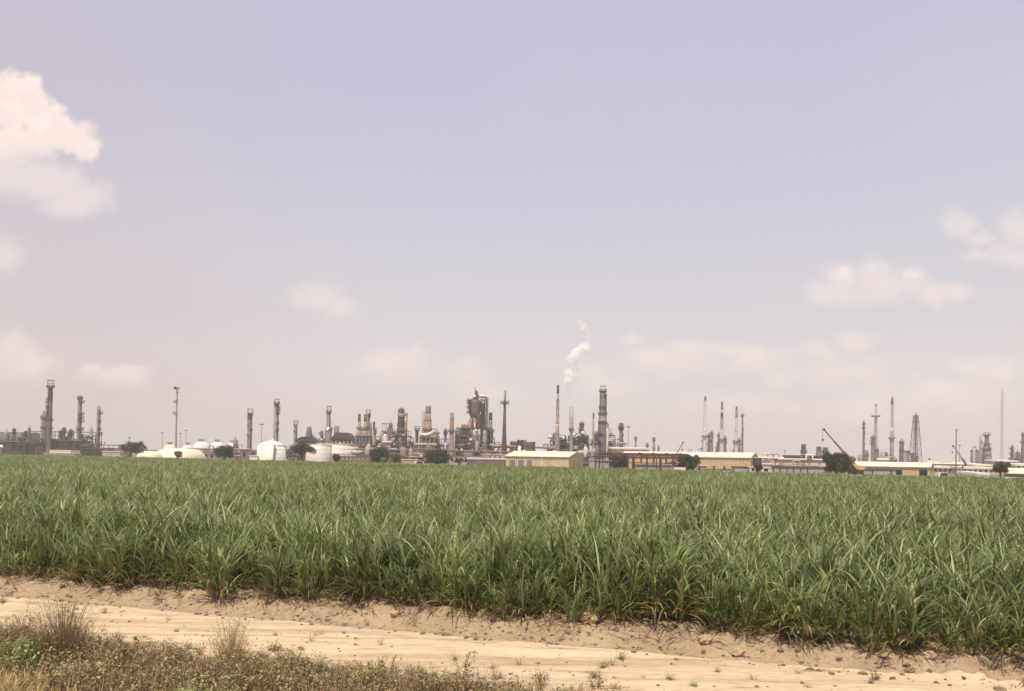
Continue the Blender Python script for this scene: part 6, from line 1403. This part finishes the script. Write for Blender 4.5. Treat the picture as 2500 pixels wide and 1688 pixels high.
# clouds
def uvp(px, py): d = ray(px, py); return d.x/d.y, d.z/d.y
wn = N.new('ShaderNodeTexNoise'); wn.inputs['Scale'].default_value = 46; wn.inputs['Detail'].default_value = 5; wn.inputs['Roughness'].default_value = .55; L.new(P, wn.inputs['Vector'])
wn2 = N.new('ShaderNodeTexNoise'); wn2.inputs['Scale'].default_value = 15; wn2.inputs['Detail'].default_value = 4; L.new(P, wn2.inputs['Vector'])
w1 = VM('SUBTRACT', wn.outputs[1], (.5, .5, .5)); w2 = VM('SUBTRACT', wn2.outputs[1], (.5, .5, .5))
def vor(sc):
    n = N.new('ShaderNodeTexVoronoi'); n.feature = 'SMOOTH_F1'; n.inputs['Scale'].default_value = sc; n.inputs['Smoothness'].default_value = .4; L.new(VM('ADD', P, VSH), n.inputs['Vector']); return n.outputs['Distance']
VSH = VM('SCALE', w1); VSH.node.inputs['Scale'].default_value = .012
v1, v2 = vor(30), vor(75)
billow = M('ADD', M('MULTIPLY', M('SUBTRACT', v1, .38), .5), M('MULTIPLY', M('SUBTRACT', v2, .38), .3))
def cloud(els, warp1, warp2, sharp0, sharp1, soft, bil=0., grow=1.):
    s1 = VM('SCALE', w1); s1.node.inputs['Scale'].default_value = warp1; s2 = VM('SCALE', w2); s2.node.inputs['Scale'].default_value = warp2
    q = VM('ADD', P, VM('ADD', s1, s2)); acc = None
    for px, py, rx, ry in els:
        u, v_ = uvp(px, py); a, b = F/rx, F/ry
        a, b = a/grow, b/grow
        d = VM('LENGTH', VM('MULTIPLY_ADD', q, (a, b, 0), (-u*a, -v_*b, 0)), None, None, 1)
        acc = d if acc is None else M('SMOOTH_MIN', acc, d, soft)
    if bil: acc = M('ADD', acc, M('MULTIPLY', billow, bil))
    return MR(acc, sharp1, sharp0)
pxv = 1/F
big_left = cloud([(-30, 258, 130, 112), (58, 254, 80, 84), (118, 318, 80, 78), (180, 332, 72, 62), (214, 358, 48, 48), (20, 355, 170, 60)], 26*pxv, 40*pxv, .58, 1.04, .25, .9)
low_left = cloud([(205, 475, 78, 58), (110, 440, 150, 75), (20, 420, 120, 70), (165, 505, 90, 40)], 30*pxv, 50*pxv, .35, 1.2, .3, .8)
right_c = cloud([(2010, 722, 62, 42), (2062, 690, 60, 54), (2125, 684, 72, 52), (2165, 700, 70, 58), (2228, 692, 52, 52), (2275, 722, 60, 38), (2340, 715, 52, 28), (2120, 735, 150, 26)], 24*pxv, 30*pxv, .3, 1.15, .25, .8, 1.18)
small = [(2335, 545, 45, 40), (2395, 590, 40, 22), (2470, 625, 80, 34), (2390, 632, 42, 18), (2490, 555, 60, 50), (2095, 830, 55, 26), (2000, 850, 42, 22), (2355, 890, 42, 16), (2450, 915, 30, 22), (2285, 945, 66, 22), (2240, 912, 22, 10), (2105, 985, 50, 32),
         (775, 722, 62, 40), (832, 755, 42, 28), (970, 868, 80, 28), (925, 885, 50, 26), (1012, 857, 25, 14), (1145, 885, 42, 15), (30, 840, 58, 36), (85, 888, 42, 22), (300, 912, 62, 18), (225, 902, 32, 14), (10, 620, 45, 40),
         (1600, 872, 40, 20), (1690, 855, 55, 22), (1765, 848, 50, 18), (1835, 860, 40, 15), (1910, 930, 42, 22), (1540, 830, 30, 14), (1935, 1000, 25, 16), (1430, 905, 60, 20), (1180, 960, 90, 25)]
smalls = cloud(small, 22*pxv, 40*pxv, .2, 1.2, .2, .8, 1.3)
shade = MR(w2.node.inputs[0].links[0].from_socket, .3, .7)
def add(colr, mask, amt, c): 
    return MIX(M('MULTIPLY', mask, amt), colr, tuple(10*SKY_GAIN*x for x in c))
ny = M('MULTIPLY', M('SUBTRACT', wn2.outputs[0], .5), .05)
Vn = M('ADD', V, ny)
def vy(py): return uvp(1250, py)[1]
# thin pale veil low behind the plant
veil = M('MULTIPLY', MR(Vn, vy(760), vy(900)), M('MULTIPLY', MR(big.outputs[0], .3, .62), MR(U, -.25, .15, .35, 1.)))
col = add(col, veil, .6, CLOUD_V)
bank = cloud([(1650, 885, 170, 46), (1850, 872, 130, 42), (2060, 905, 150, 48), (2310, 965, 220, 46), (2110, 1005, 160, 40), (2440, 900, 110, 40), (1480, 940, 120, 36), (40, 885, 120, 62), (285, 925, 120, 36), (960, 905, 150, 50), (1130, 915, 90, 36), (1800, 985, 180, 36)], 26*pxv, 60*pxv, .25, 1.25, .25, .8)
col = add(col, bank, .5, CLOUD_F)
col = add(col, smalls, .6, CLOUD_F)
col = add(col, low_left, .75, CLOUD_F2)
col = add(col, M('MULTIPLY', right_c, MR(Vn, uvp(2100, 765)[1], uvp(2100, 725)[1])), .7, CLOUD_M)
hl = cloud([(2055, 668, 44, 24), (2235, 666, 38, 22), (2130, 650, 64, 20)], 26*pxv, 30*pxv, .3, 1.2, .2, .8); col = add(col, M('MULTIPLY', hl, right_c), .55, CLOUD_S)
fadeb = MR(Vn, uvp(60, 425)[1], uvp(60, 360)[1]); big_m = M('MULTIPLY', big_left, fadeb)
lit = M('MULTIPLY', MR(billow, .16, -.16, .45, 1.), MR(Vn, uvp(60, 400)[1], uvp(60, 300)[1], .2, 1.))
bc = MIX(lit, tuple(10*SKY_GAIN*x for x in CLOUD_M2), tuple(10*SKY_GAIN*x for x in CLOUD_S))
col = MIX(M('MULTIPLY', big_m, .96), col, bc)
L.new(col, bg.inputs[0])
w.cycles.sampling_method = 'MANUAL'; w.cycles.sample_map_resolution = 512
# ================================================================ render settings
vs_ = SC.view_settings; vs_.view_transform = 'Standard'; vs_.look = 'None'; vs_.exposure = EXPO; vs_.gamma = 1; vs_.use_curve_mapping = False
SC.render.engine = 'CYCLES'; cy = SC.cycles
cy.use_denoising = True
try: cy.denoiser = 'OPENIMAGEDENOISE'
except Exception: pass
cy.max_bounces = 34; cy.diffuse_bounces = 3; cy.glossy_bounces = 2; cy.transmission_bounces = 3; cy.transparent_max_bounces = 6; cy.volume_bounces = 32
cy.volume_step_rate = 2.; cy.volume_max_steps = 256; cy.use_adaptive_sampling = True; cy.adaptive_threshold = .02; cy.sample_clamp_indirect = 6; cy.caustics_reflective = False; cy.caustics_refractive = False
SC.render.film_transparent = False
for o in SC.objects:
    for q in ('_w', '_L'):
        if q in o: del o[q]
